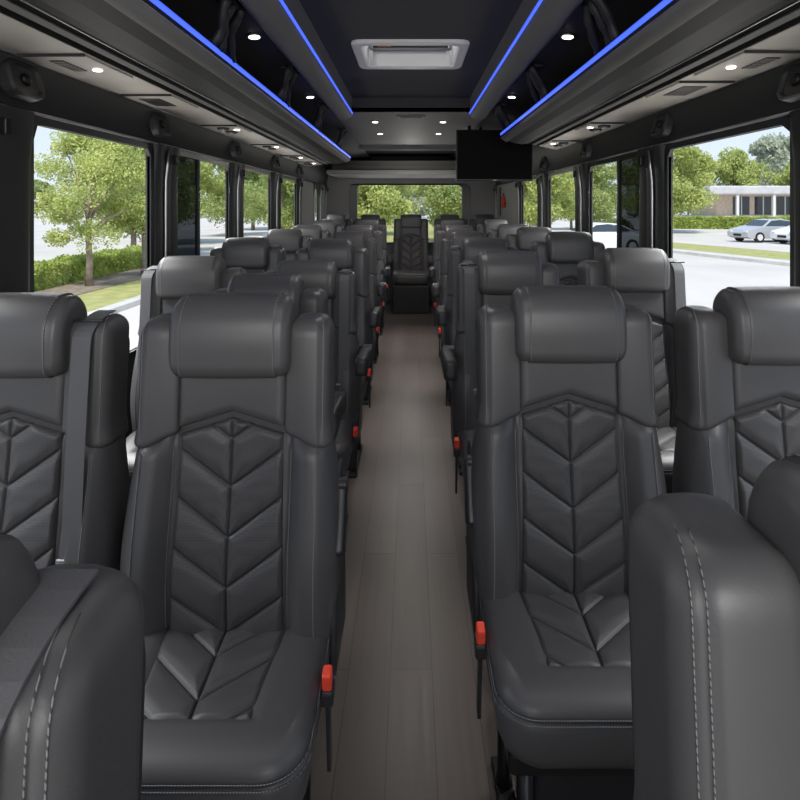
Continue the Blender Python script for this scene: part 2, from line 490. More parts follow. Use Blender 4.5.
def mesh_armrest():
    # local origin = pivot, pointing toward -y
    L = dome(-0.29, 0.03, 0.02, 0.03, 12)
    def sec(t, ins, n):
        k = ss(0.0, -0.27, t)
        hz = 0.026 + 0.014 * k
        return [(a, b - 0.012 * k) for a, b in rrect(0.026 - ins * .8, hz - ins * .8, 0.016, n)]
    V, Fc = sloft(L, sec, 40, 'y')
    return mesh_of('armrest', V, Fc, black_plastic)
def mesh_side_panel():
    lv = dome(0.40, 0.80, 0.02, 0.03, 8)
    def sec(z, ins, n):
        k = ss(0.8, 0.42, z)
        return [(a, b + 0.05 - 0.035 * k) for a, b in rrect(0.009 - ins * .2, 0.045 + 0.05 * k - ins * .8, 0.009, n)]
    V, Fc = sloft(lv, sec, 36, 'z')
    return mesh_of('side_panel', V, Fc, black_plastic)
def mesh_hub():
    mb = MB(); mb.tube([(-0.012, 0, 0), (0.026, 0, 0)], 0.034, 24); return mb.mesh('pivot_cover', black_plastic, False)
def mesh_buckle():
    mb = MB(); mb.box(-0.009, 0.009, -0.014, 0.014, -0.014, 0.02, 0.004); return mb.mesh('buckle_button', red_plastic)
def mesh_buckle_case():
    mb = MB(); mb.box(-0.012, 0.012, -0.019, 0.019, -0.045, -0.012, 0.005); return mb.mesh('buckle_case', black_plastic)
def mesh_stalk():
    mb = MB(); mb.box(-0.004, 0.004, -0.012, 0.012, -0.20, -0.03, 0.002); return mb.mesh('buckle_stalk', black_plastic)
def mesh_leg(front):
    mb = MB(); y = -0.30 if front else -0.02
    mb.tube([(0, y, 0.36), (0, y, 0.05), (0, y + (0.0), 0.004)], [0.016, 0.016, 0.024], 12); return mb.mesh('leg', black_metal, True)
def mesh_rail():
    mb = MB(); mb.box(-0.022, 0.022, -0.36, 0.05, 0.0, 0.018, 0.004); return mb.mesh('floor_rail', black_metal)
def mesh_under():
    mb = MB(); mb.box(-0.19, 0.19, -0.335, 0.10, 0.325, 0.375, 0.012); return mb.mesh('seat_pan', black_metal)
def belt_path():
    P = []
    for k in range(10):
        a = math.pi / 2 * (1 - k / 9)
        P.append((0, -0.058 + 0.062 * math.sin(a) + 0.0, 1.108 + 0.048 * math.cos(a) * 0 + 0.048 * math.sin(math.pi / 2 - a) * 0))
    P = []
    for k in range(9):      # from behind over the shoulder
        t = math.pi / 2 * k / 8
        P.append((0, 0.045 - 0.104 * math.sin(t), 1.106 + 0.047 * math.cos(t)))
    for k in range(1, 26):
        z = 1.106 - (1.106 - 0.56) * k / 25
        P.append((0, -0.060 - 0.004 * math.sin(math.pi * k / 25), z))
    return P
def mesh_belt():
    P = [lean(*p) for p in belt_path()]; V = []; Fc = []
    for i, p in enumerate(P):
        q0 = Vector(P[max(0, i - 1)]); q1 = Vector(P[min(len(P) - 1, i + 1)])
        d = (q1 - q0).normalized(); nrm = d.cross(Vector((1, 0, 0)))
        for sx, sn in ((-1, -1), (1, -1), (1, 1), (-1, 1)):
            v = Vector(p) + Vector((sx * 0.020, 0, 0)) + nrm * sn * 0.0012; V.append(tuple(v))
    for i in range(len(P) - 1):
        for k in range(4): Fc.append((i * 4 + k, i * 4 + (k + 1) % 4, (i + 1) * 4 + (k + 1) % 4, (i + 1) * 4 + k))
    return mesh_of('seat_belt', V, Fc, webbing, False)
def mesh_latch():
    mb = MB(); mb.box(-0.030, 0.030, -0.005, 0.005, -0.010, 0.014, 0.003)
    mb.box(-0.016, 0.016, -0.003, 0.003, -0.05, -0.006, 0.001); return mb.mesh('latch_plate', satin)
def mesh_slot():
    mb = MB(); mb.tube([(-0.032, -0.035, 1.145), (0.032, -0.035, 1.145)], 0.003, 8); 
    mb.V = [lean(*v) for v in mb.V]; return mb.mesh('belt_guide', black_plastic, True)

def mesh_under_shade():
    mb = MB(); mb.box(-0.125, 0.125, -0.27, -0.03, 0.002, 0.33, 0.01); return mb.mesh('under_seat_shade', strap_mat)  # black box added under the cushion to darken the space there
M = dict(under_shade=mesh_under_shade(), backrest=mesh_backrest(), wr=mesh_wing(1), wl=mesh_wing(-1), up=mesh_upper_panel(), ins=mesh_insert(), hr=mesh_headrest(),
         cu=mesh_cushion(), ci=mesh_cushion_insert(), shell=mesh_back_shell(), arm=mesh_armrest(), side=mesh_side_panel(), hub=mesh_hub(),
         bu=mesh_buckle(), bc=mesh_buckle_case(), st=mesh_stalk(), lf=mesh_leg(True), lr=mesh_leg(False), rail=mesh_rail(), pan=mesh_under(),
         belt=mesh_belt(), latch=mesh_latch(), slot=mesh_slot(),
         s1r=mesh_wing_stitch(1, 0.1955), s1l=mesh_wing_stitch(-1, 0.1955), b1r=mesh_body_stitch(1, 0.186), b1l=mesh_body_stitch(-1, 0.186), b2r=mesh_body_stitch(1, 0.1265), b2l=mesh_body_stitch(-1, 0.1265),
         n1r=mesh_wing_stitch(1, 0.191, 0.0006, thread), n2r=mesh_wing_stitch(1, 0.1985, 0.0006, thread), n1l=mesh_wing_stitch(-1, 0.191, 0.0006, thread), n2l=mesh_wing_stitch(-1, 0.1985, 0.0006, thread),
         cs=mesh_cushion_stitch(0.4735, 0.0005), cs2=mesh_cushion_stitch(0.458, -0.001), hs=mesh_headrest_stitch(1), hsl=mesh_headrest_stitch(-1))

def seat(X, D, ztop, aisle, label, group, belt=None, arm='down', near=False, buckle=True):
    """aisle = +1 when the aisle is on the seat's +x side, -1 otherwise, 0 none"""
    sc = (CAMZ - ztop) / 1.20
    t = thing('bus_seat', label, 'seat', (X, D, 0), 0, group, scale=(1, 1, sc))
    b = link('backrest', M['backrest'], t); link('upper_panel', M['up'], b)
    w1 = link('shoulder_bolster', M['wr'], b); w2 = link('shoulder_bolster', M['wl'], b)
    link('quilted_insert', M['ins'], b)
    h = link('headrest', M['hr'], t)
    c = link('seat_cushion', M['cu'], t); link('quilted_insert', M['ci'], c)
    link('back_shell', M['shell'], t)
    if near:
        for k in (('n1r', 'n2r', 'n1l', 'n2l') if D < 0.8 else ('s1r', 's1l', 'b1r', 'b1l', 'b2r', 'b2l')): link('stitching', M[k], b)
        link('stitching', M['cs'], c); link('stitching', M['cs2'], c)
        link('stitching', M['hs'], h); link('stitching', M['hsl'], h)
    link('seat_pan', M['pan'], t)
    for sx in (-0.15, 0.15):
        link('leg', M['lf'], t, (sx, 0, 0)); link('leg', M['lr'], t, (sx, 0, 0)); link('floor_rail', M['rail'], t, (sx, 0, 0))
    link('under_seat_shade', M['under_shade'], t)
    if aisle and arm:
        a = aisle
        link('side_panel', M['side'], t, (a * 0.220, 0, 0))
        if arm == 'down':
            ar = link('armrest', M['arm'], t, (a * 0.252, 0.03, 0.775), (math.radians(-4), 0, 0))
        else:
            ar = link('armrest', M['arm'], t, (a * 0.229, 0.02, 0.765), (math.radians(62), 0, 0))
            ar.scale = (0.5, 0.48, 0.8)
        link('pivot_cover', M['hub'], ar)
        if buckle:
            bo = link('buckle', M['bc'], t, (a * 0.226, -0.19, 0.492), (math.radians(10), 0, 0))
            link('buckle_button', M['bu'], bo, label='red release button'); link('buckle_stalk', M['st'], bo)
    if belt:
        bl = link('seat_belt', M['belt'], t, (belt * 0.165, 0, 0))
        link('latch_plate', M['latch'], bl, (0, -0.100, 0.655), (math.radians(4), 0, math.radians(0)))
        if D > 0.8: link('belt_guide', M['slot'], bl)
    return t

LG, RG = 'seats left of the aisle', 'seats right of the aisle'
AL, AR, WLg, WRg = 'aisle seats left of the walkway', 'aisle seats right of the walkway', 'window seats along the left wall', 'window seats along the right wall'
# nearest pair, partly out of frame
nl = seat(-0.388, 0.342, 0.190, 1, 'dark leather seat cut off at the lower left corner of the photo', AL, belt=1, near=True)
seat(0.384, 0.425, 0.180, -1, 'dark leather seat cut off at the lower right corner, big rounded shoulder with double stitching', AR, near=True, belt=None)
[c for c in nl.children if c.name.startswith('headrest')][0].location.x = 0.03
# aisle seats
seat(-0.385, 1.33, 0.193, 1, 'large dark grey leather seat fully in view left of the aisle, chevron-quilted back', AL, arm='up', near=True)
seat(0.372, 1.45, 0.193, -1, 'large dark grey leather seat fully in view right of the aisle, chevron-quilted back', AR, arm='up', near=True)
tp = seat(-0.455, 1.90, 0.214, 1, 'leather seat mostly hidden directly behind the large seat left of the aisle', AL, arm='down', near=False); tp.scale[0] = 0.88
lab_n = ['first', 'second', 'third', 'fourth', 'fifth']
for i, (X, D, zt) in enumerate([(-0.45, 2.62, 0.235), (-0.45, 3.42, 0.188), (-0.468, 4.55, 0.193), (-0.476, 5.65, 0.180), (-0.485, 6.8, 0.158)]):
    seat(X, D, zt, 1, ['leather aisle seat left of the walkway with hanging belt and metal latch',
                       'leather seat left of the walkway, second clear headrest behind the largest left one',
                       'leather seat left of the walkway, third clear headrest behind the largest left one',
                       'leather seat left of the walkway, fourth clear headrest behind the largest left one',
                       'leather seat left of the walkway, directly before the rear bench row'][i], AL, belt=1 if i == 0 else None, near=i < 1)
for i, (X, D, zt) in enumerate([(0.398, 2.45, 0.182), (0.42, 3.45, 0.184), (0.432, 4.52, 0.193), (0.443, 5.6, 0.178), (0.467, 6.75, 0.158)]):
    seat(X, D, zt, -1, ['leather aisle seat with hanging belt, directly behind the large seat right of the walkway',
                        'leather seat right of the walkway, second behind the largest right one',
                        'leather seat right of the walkway, third behind the largest right one',
                        'leather seat right of the walkway, fourth behind the largest right one',
                        'leather seat right of the walkway, directly before the rear bench row'][i], AR, belt=-1 if i < 2 else None, near=i < 1)
# window seats
seat(-0.862, 1.33, 0.193, 0, 'dark leather seat at the left edge, grey belt strap hanging down its inner side', WLg, belt=1, near=True)
seat(0.862, 1.43, 0.193, 0, 'dark leather window seat at the right edge beside the large right aisle seat', WRg, near=True)
for i, (X, D, zt) in enumerate([(-0.897, 2.47, 0.205), (-0.928, 3.4, 0.178), (-0.955, 4.55, 0.174), (-0.965, 5.6, 0.175), (-0.975, 6.8, 0.160)]):
    seat(X, D, zt, 0, ['leather window seat at the rear edge of the big left window, belt on outer shoulder',
                       'leather window seat on the left, second behind the one at the left edge',
                       'leather window seat on the left, third behind the one at the left edge',
                       'leather window seat on the left, fourth behind the one at the left edge',
                       'leather window seat on the left, directly before the rear bench row'][i], WLg, belt=(-1 if i == 0 else 1), near=i < 1)
for i, (X, D, zt) in enumerate([(0.904, 2.45, 0.171), (0.905, 3.45, 0.147), (0.925, 4.52, 0.158), (0.935, 5.6, 0.165), (0.955, 6.75, 0.152)]):
    seat(X, D, zt, 0, ['leather window seat on the right, below the dark window pillar, belt on its outer shoulder',
                       'leather window seat on the right, second behind the one at the right edge',
                       'leather window seat on the right, third behind the one at the right edge',
                       'leather window seat on the right, fourth behind the one at the right edge',
                       'leather window seat on the right, directly before the rear bench row'][i], WRg, belt=1 if i == 0 else None, near=i < 1)
# rear row of five
RR = 'rear bench row of five seats'
for X, lb in ((-1.005, 'rear row leather seat, leftmost by the left wall'), (-0.545, 'rear row leather seat, second from the left, beside the centre seat'),
              (0.0, 'rear centre leather seat facing straight down the aisle, black box base'), (0.52, 'rear row leather seat, second from the right, under the monitor'),
              (0.985, 'rear row leather seat, rightmost by the right wall')):
    t = seat(X, 8.1, 0.112, 0, lb, RR)
    if X == 0.0:
        t.scale[0] = 1.12
        q = boxo('base_box', strap_mat, (-0.21, 0.21, -0.37, 0.10, 0.002, 0.335), t, 0.01)

# ------------------------------------------------------------------ shell of the bus
XW = 1.25; Y0, Y1 = -1.6, 8.75
HT = CAMZ + 0.272      # window top
HB = 0.74              # window bottom
boxo('floor', floor_mat, (-1.35, 1.35, Y0, Y1, -0.12, 0.0), None, 0)
struct(bpy.data.objects['floor'])
WIN = {-1: [(-0.1, 1.45), (1.98, 2.87), (3.2, 4.1), (4.46, 5.32), (5.73, 6.52), (7.72, 8.05)],
       1: [(-0.1, 1.45), (1.97, 2.91), (3.27, 4.19), (4.55, 5.43), (5.9, 6.75)]}
trim_n = 0; win_n = 0
for s, nm in ((-1, 'left'), (1, 'right')):
    w = MB()
    w.box(s * XW, s * (XW + 0.02), Y0, Y1, 0.0, HB)
    w.box(s * XW, s * (XW + 0.02), Y0, Y1, HT, HT + 0.10)
    prev = Y0
    for (a, b) in WIN[s] + [(Y1, Y1)]:
        if a > prev: w.box(s * XW, s * (XW + 0.02), prev, a, HB, HT)
        prev = b
    struct(w.build('wall_' + nm, wall_mat))
    # pillar covers : pleated vinyl with a metal channel
    prev = Y0
    gaps = []
    for (a, b) in WIN[s] + [(Y1, Y1)]:
        gaps.append((prev, a)); prev = b
    for gi, (a, b) in enumerate(gaps):
        if b - a < 0.05 or gi == 0: continue
        a2, b2 = a + 0.03, b - 0.03
        if b2 - a2 > 0.6: ribs = [(a2, a2 + 0.14), (b2 - 0.12, b2)]
        else: ribs = [(a2, b2)]
        for (r0, r1) in ribs:
            trim_n += 1
            q = MB(); Wd = r1 - r0
            # closed pleated profile, bowed at the top
            prof = []
            K = 25
            for k in range(K + 1):
                u = k / K
                prof.append((0.012 + 0.010 * abs(math.sin(u * math.pi * 3)) ** 0.6, r0 + Wd * u))
            lv = []
            V = []; Fc = []; m = K + 3
            for j in range(13):
                v = j / 12; z = HB - 0.05 + (HT + 0.03 - HB + 0.05) * v
                bow = 0.015 * ss(0.8, 1.0, v)
                row = [(s * (XW + 0.01), r0, z)] + [(s * (XW - p[0] - bow), p[1], z) for p in prof] + [(s * (XW + 0.01), r1, z)]
                V += row
            for j in range(12):
                for k in range(m - 1):
                    Fc.append((j * m + k, j * m + k + 1, (j + 1) * m + k + 1, (j + 1) * m + k))
            q.add(V, Fc)
            tr = struct(q.build('trim_%d' % trim_n, pillar_mat, None, True))
            c = MB(); yc = r0 + Wd * 0.36
            c.tube([(s * (XW - 0.024 - 0.015 * ss(0.8, 1, j / 12)), yc, HB + (HT + 0.01 - HB) * j / 12) for j in range(13)], 0.007, 10)
            c.build('metal_channel', satin, tr, True)
            e = MB(); e.box(s * (XW - 0.035), s * (XW - 0.055), r0 + Wd * 0.62, r0 + Wd * 0.62 + 0.03, HT - 0.06, HT - 0.01, 0.004)
            e.build('latch', black_metal, tr)
    for wi, (a, b) in enumerate(WIN[s]):
        win_n += 1
        # frame ring with rounded inner corners
        n = 64; V = []; Fc = []
        oy, oz = (a + b) / 2, (HB + HT) / 2
        ins = rrect((b - a) / 2, (HT - HB) / 2, 0.035, n); outr = rrect((b - a) / 2 + 0.035, (HT - HB) / 2 + 0.03, 0.04, n)
        for xx, P in ((s * (XW + 0.012), ins), (s * (XW - 0.006), ins), (s * (XW - 0.009), outr), (s * (XW + 0.012), outr)):
            V += [(xx, oy + p[0], oz + p[1]) for p in P]
        for r in range(4):
            r2 = (r + 1) % 4
            for k in range(n): Fc.append((r * n + k, r * n + (k + 1) % n, r2 * n + (k + 1) % n, r2 * n + k))
        wo = struct(link('window_%d' % win_n, mesh_of('window', V, Fc, frame_black, False)))
        split = {(-1, 2): 3.53, (1, 2): 3.62}.get((s, wi))
        y0 = a
        if split:
            gq = MB(); gq.add([(s * (XW + 0.004), a, HB), (s * (XW + 0.004), split, HB), (s * (XW + 0.004), split, HT), (s * (XW + 0.004), a, HT)], [(0, 1, 2, 3)])
            gq.build('tinted_pane', dark_glass, wo)
            y0 = split
            boxo('mullion', frame_black, (s * (XW + 0.02), s * (XW - 0.006), split - 0.008, split + 0.012, HB, HT), wo, 0.002)
        gq = MB(); gq.add([(s * (XW + 0.008), y0, HB), (s * (XW + 0.008), b, HB), (s * (XW + 0.008), b, HT), (s * (XW + 0.008), y0, HT)], [(0, 1, 2, 3)])
        gq.build('pane', glass, wo)
    # bright rail above the windows
    trim_n += 1
    q = MB()
    segs = [(1.72, 2.95), (3.1, 4.2), (4.4, 5.4), (5.6, 6.8)]
    q.tube([(s * (XW - 0.012), 1.7, CAMZ + 0.305), (s * (XW - 0.012), 6.9, CAMZ + 0.305)], 0.006, 8)
    struct(q.build('trim_%d' % trim_n, satin, None, True))

# continuous ceiling profile (x, height above the camera)
prof = [(1.31, 0.29), (1.235, 0.315), (1.205, 0.46), (1.185, 0.52), (1.11, 0.575), (0.95, 0.60), (0.53, 0.635), (0.515, 0.612), (0.49, 0.598), (0.455, 0.596), (0.42, 0.612), (0.402, 0.632), (0.408, 0.645), (0.408, 0.752)]
def sheet(name, P, y0, y1, m, parent=None, smooth=False, ny=1):
    V = []; Fc = []
    n = len(P)
    for j in range(ny + 1):
        y = y0 + (y1 - y0) * j / ny
        V += [(p[0], y, CAMZ + p[1]) for p in P]
    for j in range(ny):
        for k in range(n - 1): Fc.append((j * n + k, j * n + k + 1, (j + 1) * n + k + 1, (j + 1) * n + k))
    me = mesh_of(name, V, Fc, m, smooth)
    return link(name, me, parent)
YS = 4.15
HX0, HX1, HY0, HY1 = -0.252, 0.246, 2.72, 3.20
c = MB()
for s in (-1, 1):
    for (p, q) in zip(prof, prof[1:]):
        pass
# centre panel pieces around the hatch
def quadz(mb, x0, x1, y0, y1, z): mb.add([(x0, y0, z), (x1, y0, z), (x1, y1, z), (x0, y1, z)], [(0, 1, 2, 3)])
z = CAMZ + 0.75
c.box(-0.41, 0.41, Y0, HY0, z, z + 0.03); c.box(-0.41, 0.41, HY1, YS, z, z + 0.03)
c.box(-0.41, HX0, HY0, HY1, z, z + 0.03); c.box(HX1, 0.41, HY0, HY1, z, z + 0.03)
c.box(-0.41, 0.41, YS, YS + 0.02, CAMZ + 0.65, z + 0.03)
ce = struct(c.build('ceiling', ceil_mat))
for s in (-1, 1):
    trim_n += 1
    struct(sheet('trim_%d' % trim_n, [(s * p[0], p[1]) for p in prof[:7]], Y0, Y1, wall_mat, smooth=True))
    trim_n += 1
    struct(sheet('trim_%d' % trim_n, [(s * p[0], p[1]) for p in prof[6:]], Y0, YS, cove_mat, smooth=True))
    t = thing('led_strip', 'glowing blue light line along the ' + ('left' if s < 0 else 'right') + ' edge of the recessed centre ceiling', 'light strip', (s * 0.403, 0, CAMZ + 0.634), 0, 'blue ceiling light lines')
    q = MB(); q.box(-0.005, 0.005, Y0, YS - 0.03, -0.004, 0.006, 0.001); q.build('light_tube', led_mat, t)
# rear lower ceiling
trim_n += 1
q = MB(); q.box(-0.56, 0.56, YS, 6.45, CAMZ + 0.648, CAMZ + 0.68); q.box(-0.56, 0.56, 6.40, 6.45, CAMZ + 0.60, CAMZ + 0.66)
struct(q.build('trim_%d' % trim_n, cove_mat))
trim_n += 1
q = MB(); q.box(-0.6, 0.6, 6.4, Y1, CAMZ + 0.68, CAMZ + 0.71); struct(q.build('trim_%d' % trim_n, ceil_mat))
# roof skin (keeps daylight out)
trim_n += 1
q = MB()
q.box(-1.33, HX0, Y0, Y1, CAMZ + 0.93, CAMZ + 0.96); q.box(HX1, 1.33, Y0, Y1, CAMZ + 0.93, CAMZ + 0.96)
q.box(HX0, HX1, Y0, HY0, CAMZ + 0.93, CAMZ + 0.96); q.box(HX0, HX1, HY1, Y1, CAMZ + 0.93, CAMZ + 0.96)
q.box(-1.35, -1.32, Y0, Y1, CAMZ + 0.30, CAMZ + 0.96); q.box(1.32, 1.35, Y0, Y1, CAMZ + 0.30, CAMZ + 0.96)
struct(q.build('trim_%d' % trim_n, black_plastic))
# rear wall with window
rw0, rw1, rz0, rz1 = -0.785, 0.745, 0.86, CAMZ + 0.305
q = MB()
q.box(-1.31, rw0, Y1, Y1 + 0.06, 0, CAMZ + 0.9); q.box(rw1, 1.31, Y1, Y1 + 0.06, 0, CAMZ + 0.9)
q.box(rw0, rw1, Y1, Y1 + 0.06, 0, rz0); q.box(rw0, rw1, Y1, Y1 + 0.06, rz1, CAMZ + 0.9)
struct(q.build('wall_rear', rear_mat))
win_n += 1
V = []; Fc = []; n = 64
oy, oz = (rw0 + rw1) / 2, (rz0 + rz1) / 2
ins = rrect((rw1 - rw0) / 2, (rz1 - rz0) / 2, 0.04, n); outr = rrect((rw1 - rw0) / 2 + 0.11, (rz1 - rz0) / 2 + 0.02, 0.05, n)
for yy, P in ((Y1 + 0.03, ins), (Y1 - 0.02, ins), (Y1 - 0.03, outr), (Y1 + 0.03, outr)): V += [(oy + p[0], yy, oz + p[1]) for p in P]
for r in range(4):
    for k in range(n): Fc.append((r * n + k, r * n + (k + 1) % n, ((r + 1) % 4) * n + (k + 1) % n, ((r + 1) % 4) * n + k))
wo = struct(link('window_%d' % win_n, mesh_of('window', V, Fc, frame_black, False)))
gq = MB(); gq.add([(rw0, Y1 + 0.05, rz0), (rw1, Y1 + 0.05, rz0), (rw1, Y1 - 0.01, rz1), (rw0, Y1 - 0.01, rz1)], [(0, 1, 2, 3)]); gq.build('pane', glass, wo)
# rear side wall panels (lighter grey, right with a narrow slot)
for s in (-1, 1):
    trim_n += 1
    y0 = 6.95 if s > 0 else 6.78
    q = MB()
    if s < 0:
        q.box(s * XW, s * (XW - 0.02), y0, 7.70, 0.6, HT + 0.02, 0.01); q.box(s * XW, s * (XW - 0.02), 8.08, Y1, 0.6, HT + 0.02, 0.01)
    else:
        q.box(s * XW, s * (XW - 0.02), y0, Y1, 0.6, HT + 0.02, 0.01)
    struct(q.build('trim_%d' % trim_n, rear_mat))
trim_n += 1
q = MB(); V = []
P0 = rrect(0.07, 0.20, 0.05, 40)
V = [(XW - 0.022, 8.25 + p[0], CAMZ + 0.06 + p[1]) for p in P0] + [(XW - 0.03, 8.25 + p[0] * .9, CAMZ + 0.06 + p[1] * .95) for p in P0]
Fc = [(k, (k + 1) % 40, 40 + (k + 1) % 40, 40 + k) for k in range(40)] + [tuple(range(40, 80))]
q.add(V, Fc); struct(q.build('trim_%d' % trim_n, frame_black))

# rear overhead cabinet
rib_mat = mat('ribbed_grey', (0.20, 0.195, 0.19), 0.6)
t = thing('overhead_cabinet', 'long grey cabinet shelf across the back above the rear window', 'cabinet', (-0.05, 7.6, CAMZ + 0.43))
q = MB(); q.box(-0.97, 1.02, 0.0, 1.14, 0.03, 0.15, 0.01); q.build('cabinet_body', rack_mat, t)
q = MB()
for k in range(7): q.tube([(-0.95, -0.006, 0.040 + 0.016 * k), (1.0, -0.006, 0.040 + 0.016 * k)], 0.006, 6)
q.build('ribbed_front', rib_mat, t, True)
q = MB(); q.box(-1.02, 1.05, -0.04, 1.14, -0.03, 0.028, 0.014); q.build('lower_rail', rear_mat, t)
q = MB(); q.box(-1.0, 1.0, 0.6, 0.65, 0.15, 0.26); q.build('recess_back', strap_mat, t)

# ------------------------------------------------------------------ luggage racks
R = [(1.20, 0.462), (0.975, 0.462), (0.965, 0.475), (0.945, 0.475), (0.935, 0.462), (0.90, 0.462), (0.89, 0.470), (0.872, 0.470), (0.862, 0.458), (0.80, 0.444), (0.72, 0.440), (0.655, 0.448), (0.615, 0.462), (0.600, 0.478), (0.604, 0.496), (0.625, 0.500), (0.66, 0.485), (0.95, 0.50), (1.18, 0.515)]
def rack(s, yf):
    nm = 'left' if s < 0 else 'right'
    t = thing('luggage_rack', 'long dark overhead luggage rack with blue lit lip along the %s side' % nm, 'luggage rack', (s * 0.6, 0, CAMZ), 0, 'overhead luggage racks')
    def ext(P, name, m, closed=True, smooth=False, y0=Y0, dy=0.0):
        V = []; n = len(P)
        for e in (0, 1):
            V += [(s * (p[0] - 0.6), (yf(p[0]) + dy) if e else y0, p[1]) for p in P]
        Fc = [(k, (k + 1) % n, n + (k + 1) % n, n + k) for k in range(n if closed else n - 1)]
        if closed: Fc += [tuple(range(n - 1, -1, -1)), tuple(range(n, 2 * n))]
        return link(name, mesh_of(name, V, Fc, m, smooth), t)
    ext(R, 'rack_body', rack_mat)
    ext([(1.195, 0.4605), (0.978, 0.4605), (0.978, 0.4585), (1.195, 0.4585)], 'underside_panel', under_mat)
    ext([(0.934, 0.461), (0.902, 0.461), (0.902, 0.457), (0.934, 0.457)], 'lower_rail', cove_mat)
    q = MB(); q.tube([(s * (0.857 - 0.6), Y0, 0.4545), (s * (0.857 - 0.6), yf(0.86), 0.4545)], 0.0035, 6); q.build('chrome_line', satin, t, True)
    q = MB(); q.tube([(s * (1.197 - 0.6), Y0, 0.457), (s * (1.197 - 0.6), yf(1.1), 0.457)], 0.003, 6); q.build('chrome_line', satin, t, True)
    ext([(0.603, 0.474), (0.600, 0.4785), (0.601, 0.487), (0.5975, 0.487), (0.5965, 0.478), (0.600, 0.472)], 'light_strip', led_mat)
    ext([(0.66, 0.444), (0.615, 0.456), (0.607, 0.464), (0.604, 0.458), (0.613, 0.450), (0.655, 0.438)], 'lip', cove_mat, smooth=True, dy=0.01)
    return t
rack(-1, lambda x: 5.95 + (x - 0.6) * 1.8)
rack(1, lambda x: 4.02 + (x - 0.6) * 1.5)

# consoles under the racks
def console(s, D, kind, label, grp):
    z = CAMZ + 0.4575
    t = thing('overhead_console', label, 'console', (s * 1.085, D, z), 0, grp)
    q = MB(); q.box(-0.10, 0.10, -0.16, 0.16, -0.006, 0.0, 0.003); q.build('panel', under_mat, t)
    q = MB(); q.box(-0.102, 0.102, -0.166, -0.160, -0.008, 0.001, 0.001); q.build('front_edge', black_plastic, t)
    if kind == 'near':
        q = MB(); q.box(s * 0.015 - 0.022, s * 0.015 + 0.022, -0.11, 0.03, -0.009, -0.006, 0.001)
        gr = q.build('grille', black_plastic, t)
        for k in range(6):
            q = MB(); q.box(s * 0.015 - 0.018, s * 0.015 + 0.018, -0.10 + k * 0.022, -0.094 + k * 0.022, -0.0105, -0.009); q.build('grille_bar', satin, gr)
        q = MB(); q.tube([(-s * 0.045, 0.02, -0.006), (-s * 0.045, 0.02, -0.010)], 0.014, 20); q.build('reading_lamp', lamp_mat, t)
    elif kind == 'dark':
        q = MB(); q.box(-0.06, 0.03, -0.10, 0.08, -0.009, -0.006, 0.002); q.build('grille', black_plastic, t)
    else:
        for k, yy in enumerate((-0.08, 0.08)):
            q = MB(); q.tube([(0, yy, -0.006), (0, yy, -0.016), (0, yy, -0.02)], [0.036, 0.034, 0.024], 24); v = q.build('air_nozzle', black_plastic, t)
            q = MB(); q.tube([(0, yy, -0.02), (0, yy, -0.023)], 0.012, 12); q.build('nozzle_centre', satin, v)
        q = MB(); q.tube([(-s * 0.055, 0.0, -0.006), (-s * 0.055, 0.0, -0.010)], 0.016, 16); q.build('reading_lamp', lamp_mat, t)
for s, nm, DD in ((-1, 'left', [(1.97, 'near'), (2.62, 'dark'), (3.55, 'far'), (4.6, 'far'), (5.6, 'far'), (6.35, 'far')]),
                  (1, 'right', [(1.93, 'near'), (2.36, 'dark'), (3.45, 'far'), (4.35, 'far')])):
    fi = 0
    for D, k in DD:
        if k == 'near': lb = 'grey overhead console with slotted grille and lit reading lamp, %s side' % nm
        elif k == 'dark': lb = 'grey overhead panel with plain dark vent next to the lit %s console' % nm
        else:
            lb = 'small overhead console with two round air nozzles, %s from the front on the %s side' % (lab_n[fi], nm); fi += 1
        console(s, D, k, lb, 'overhead consoles under the %s rack' % nm)

# speakers on the upper wall
for s, nm in ((-1, 'left'), (1, 'right')):
    for i, D in enumerate((1.86, 2.88, 4.12, 5.35, 6.5) if s < 0 else (1.86, 2.88, 4.12, 5.45)):
        where = ['above the pillar at the frame edge', 'behind the first large window', 'third from the front', 'fourth from the front', 'last toward the rear'][i]
        t = thing('wall_speaker', 'small black oval speaker on the upper %s wall, %s' % (nm, where), 'speaker', (s * 1.222, D, CAMZ + 0.385), 0, 'small black wall speakers', scale=(1.3, 1.35, 1.3))
        t.rotation_euler = (0, s * math.radians(14), 0)
        n = 36
        V = []; Fc = []
        rings = [(0.0, 1.0), (-0.022, 1.0), (-0.028, 0.93), (-0.028, 0.8), (-0.021, 0.72)]
        for xx, sc in rings: V += [(s * xx, p[0] * sc, p[1] * sc) for p in rrect(0.062, 0.045, 0.03, n)]
        for r in range(4):
            for k in range(n): Fc.append((r * n + k, r * n + (k + 1) % n, (r + 1) * n + (k + 1) % n, (r + 1) * n + k))
        Fc.append(tuple(4 * n + k for k in range(n)))
        link('speaker_housing', mesh_of('speaker_housing', V, Fc, black_plastic, False), t)
        q = MB(); q.tube([(s * -0.020, 0, 0), (s * -0.029, 0, 0), (s * -0.033, 0, 0)], [0.017, 0.014, 0.004], 20); q.build('tweeter', black_metal, t, True)

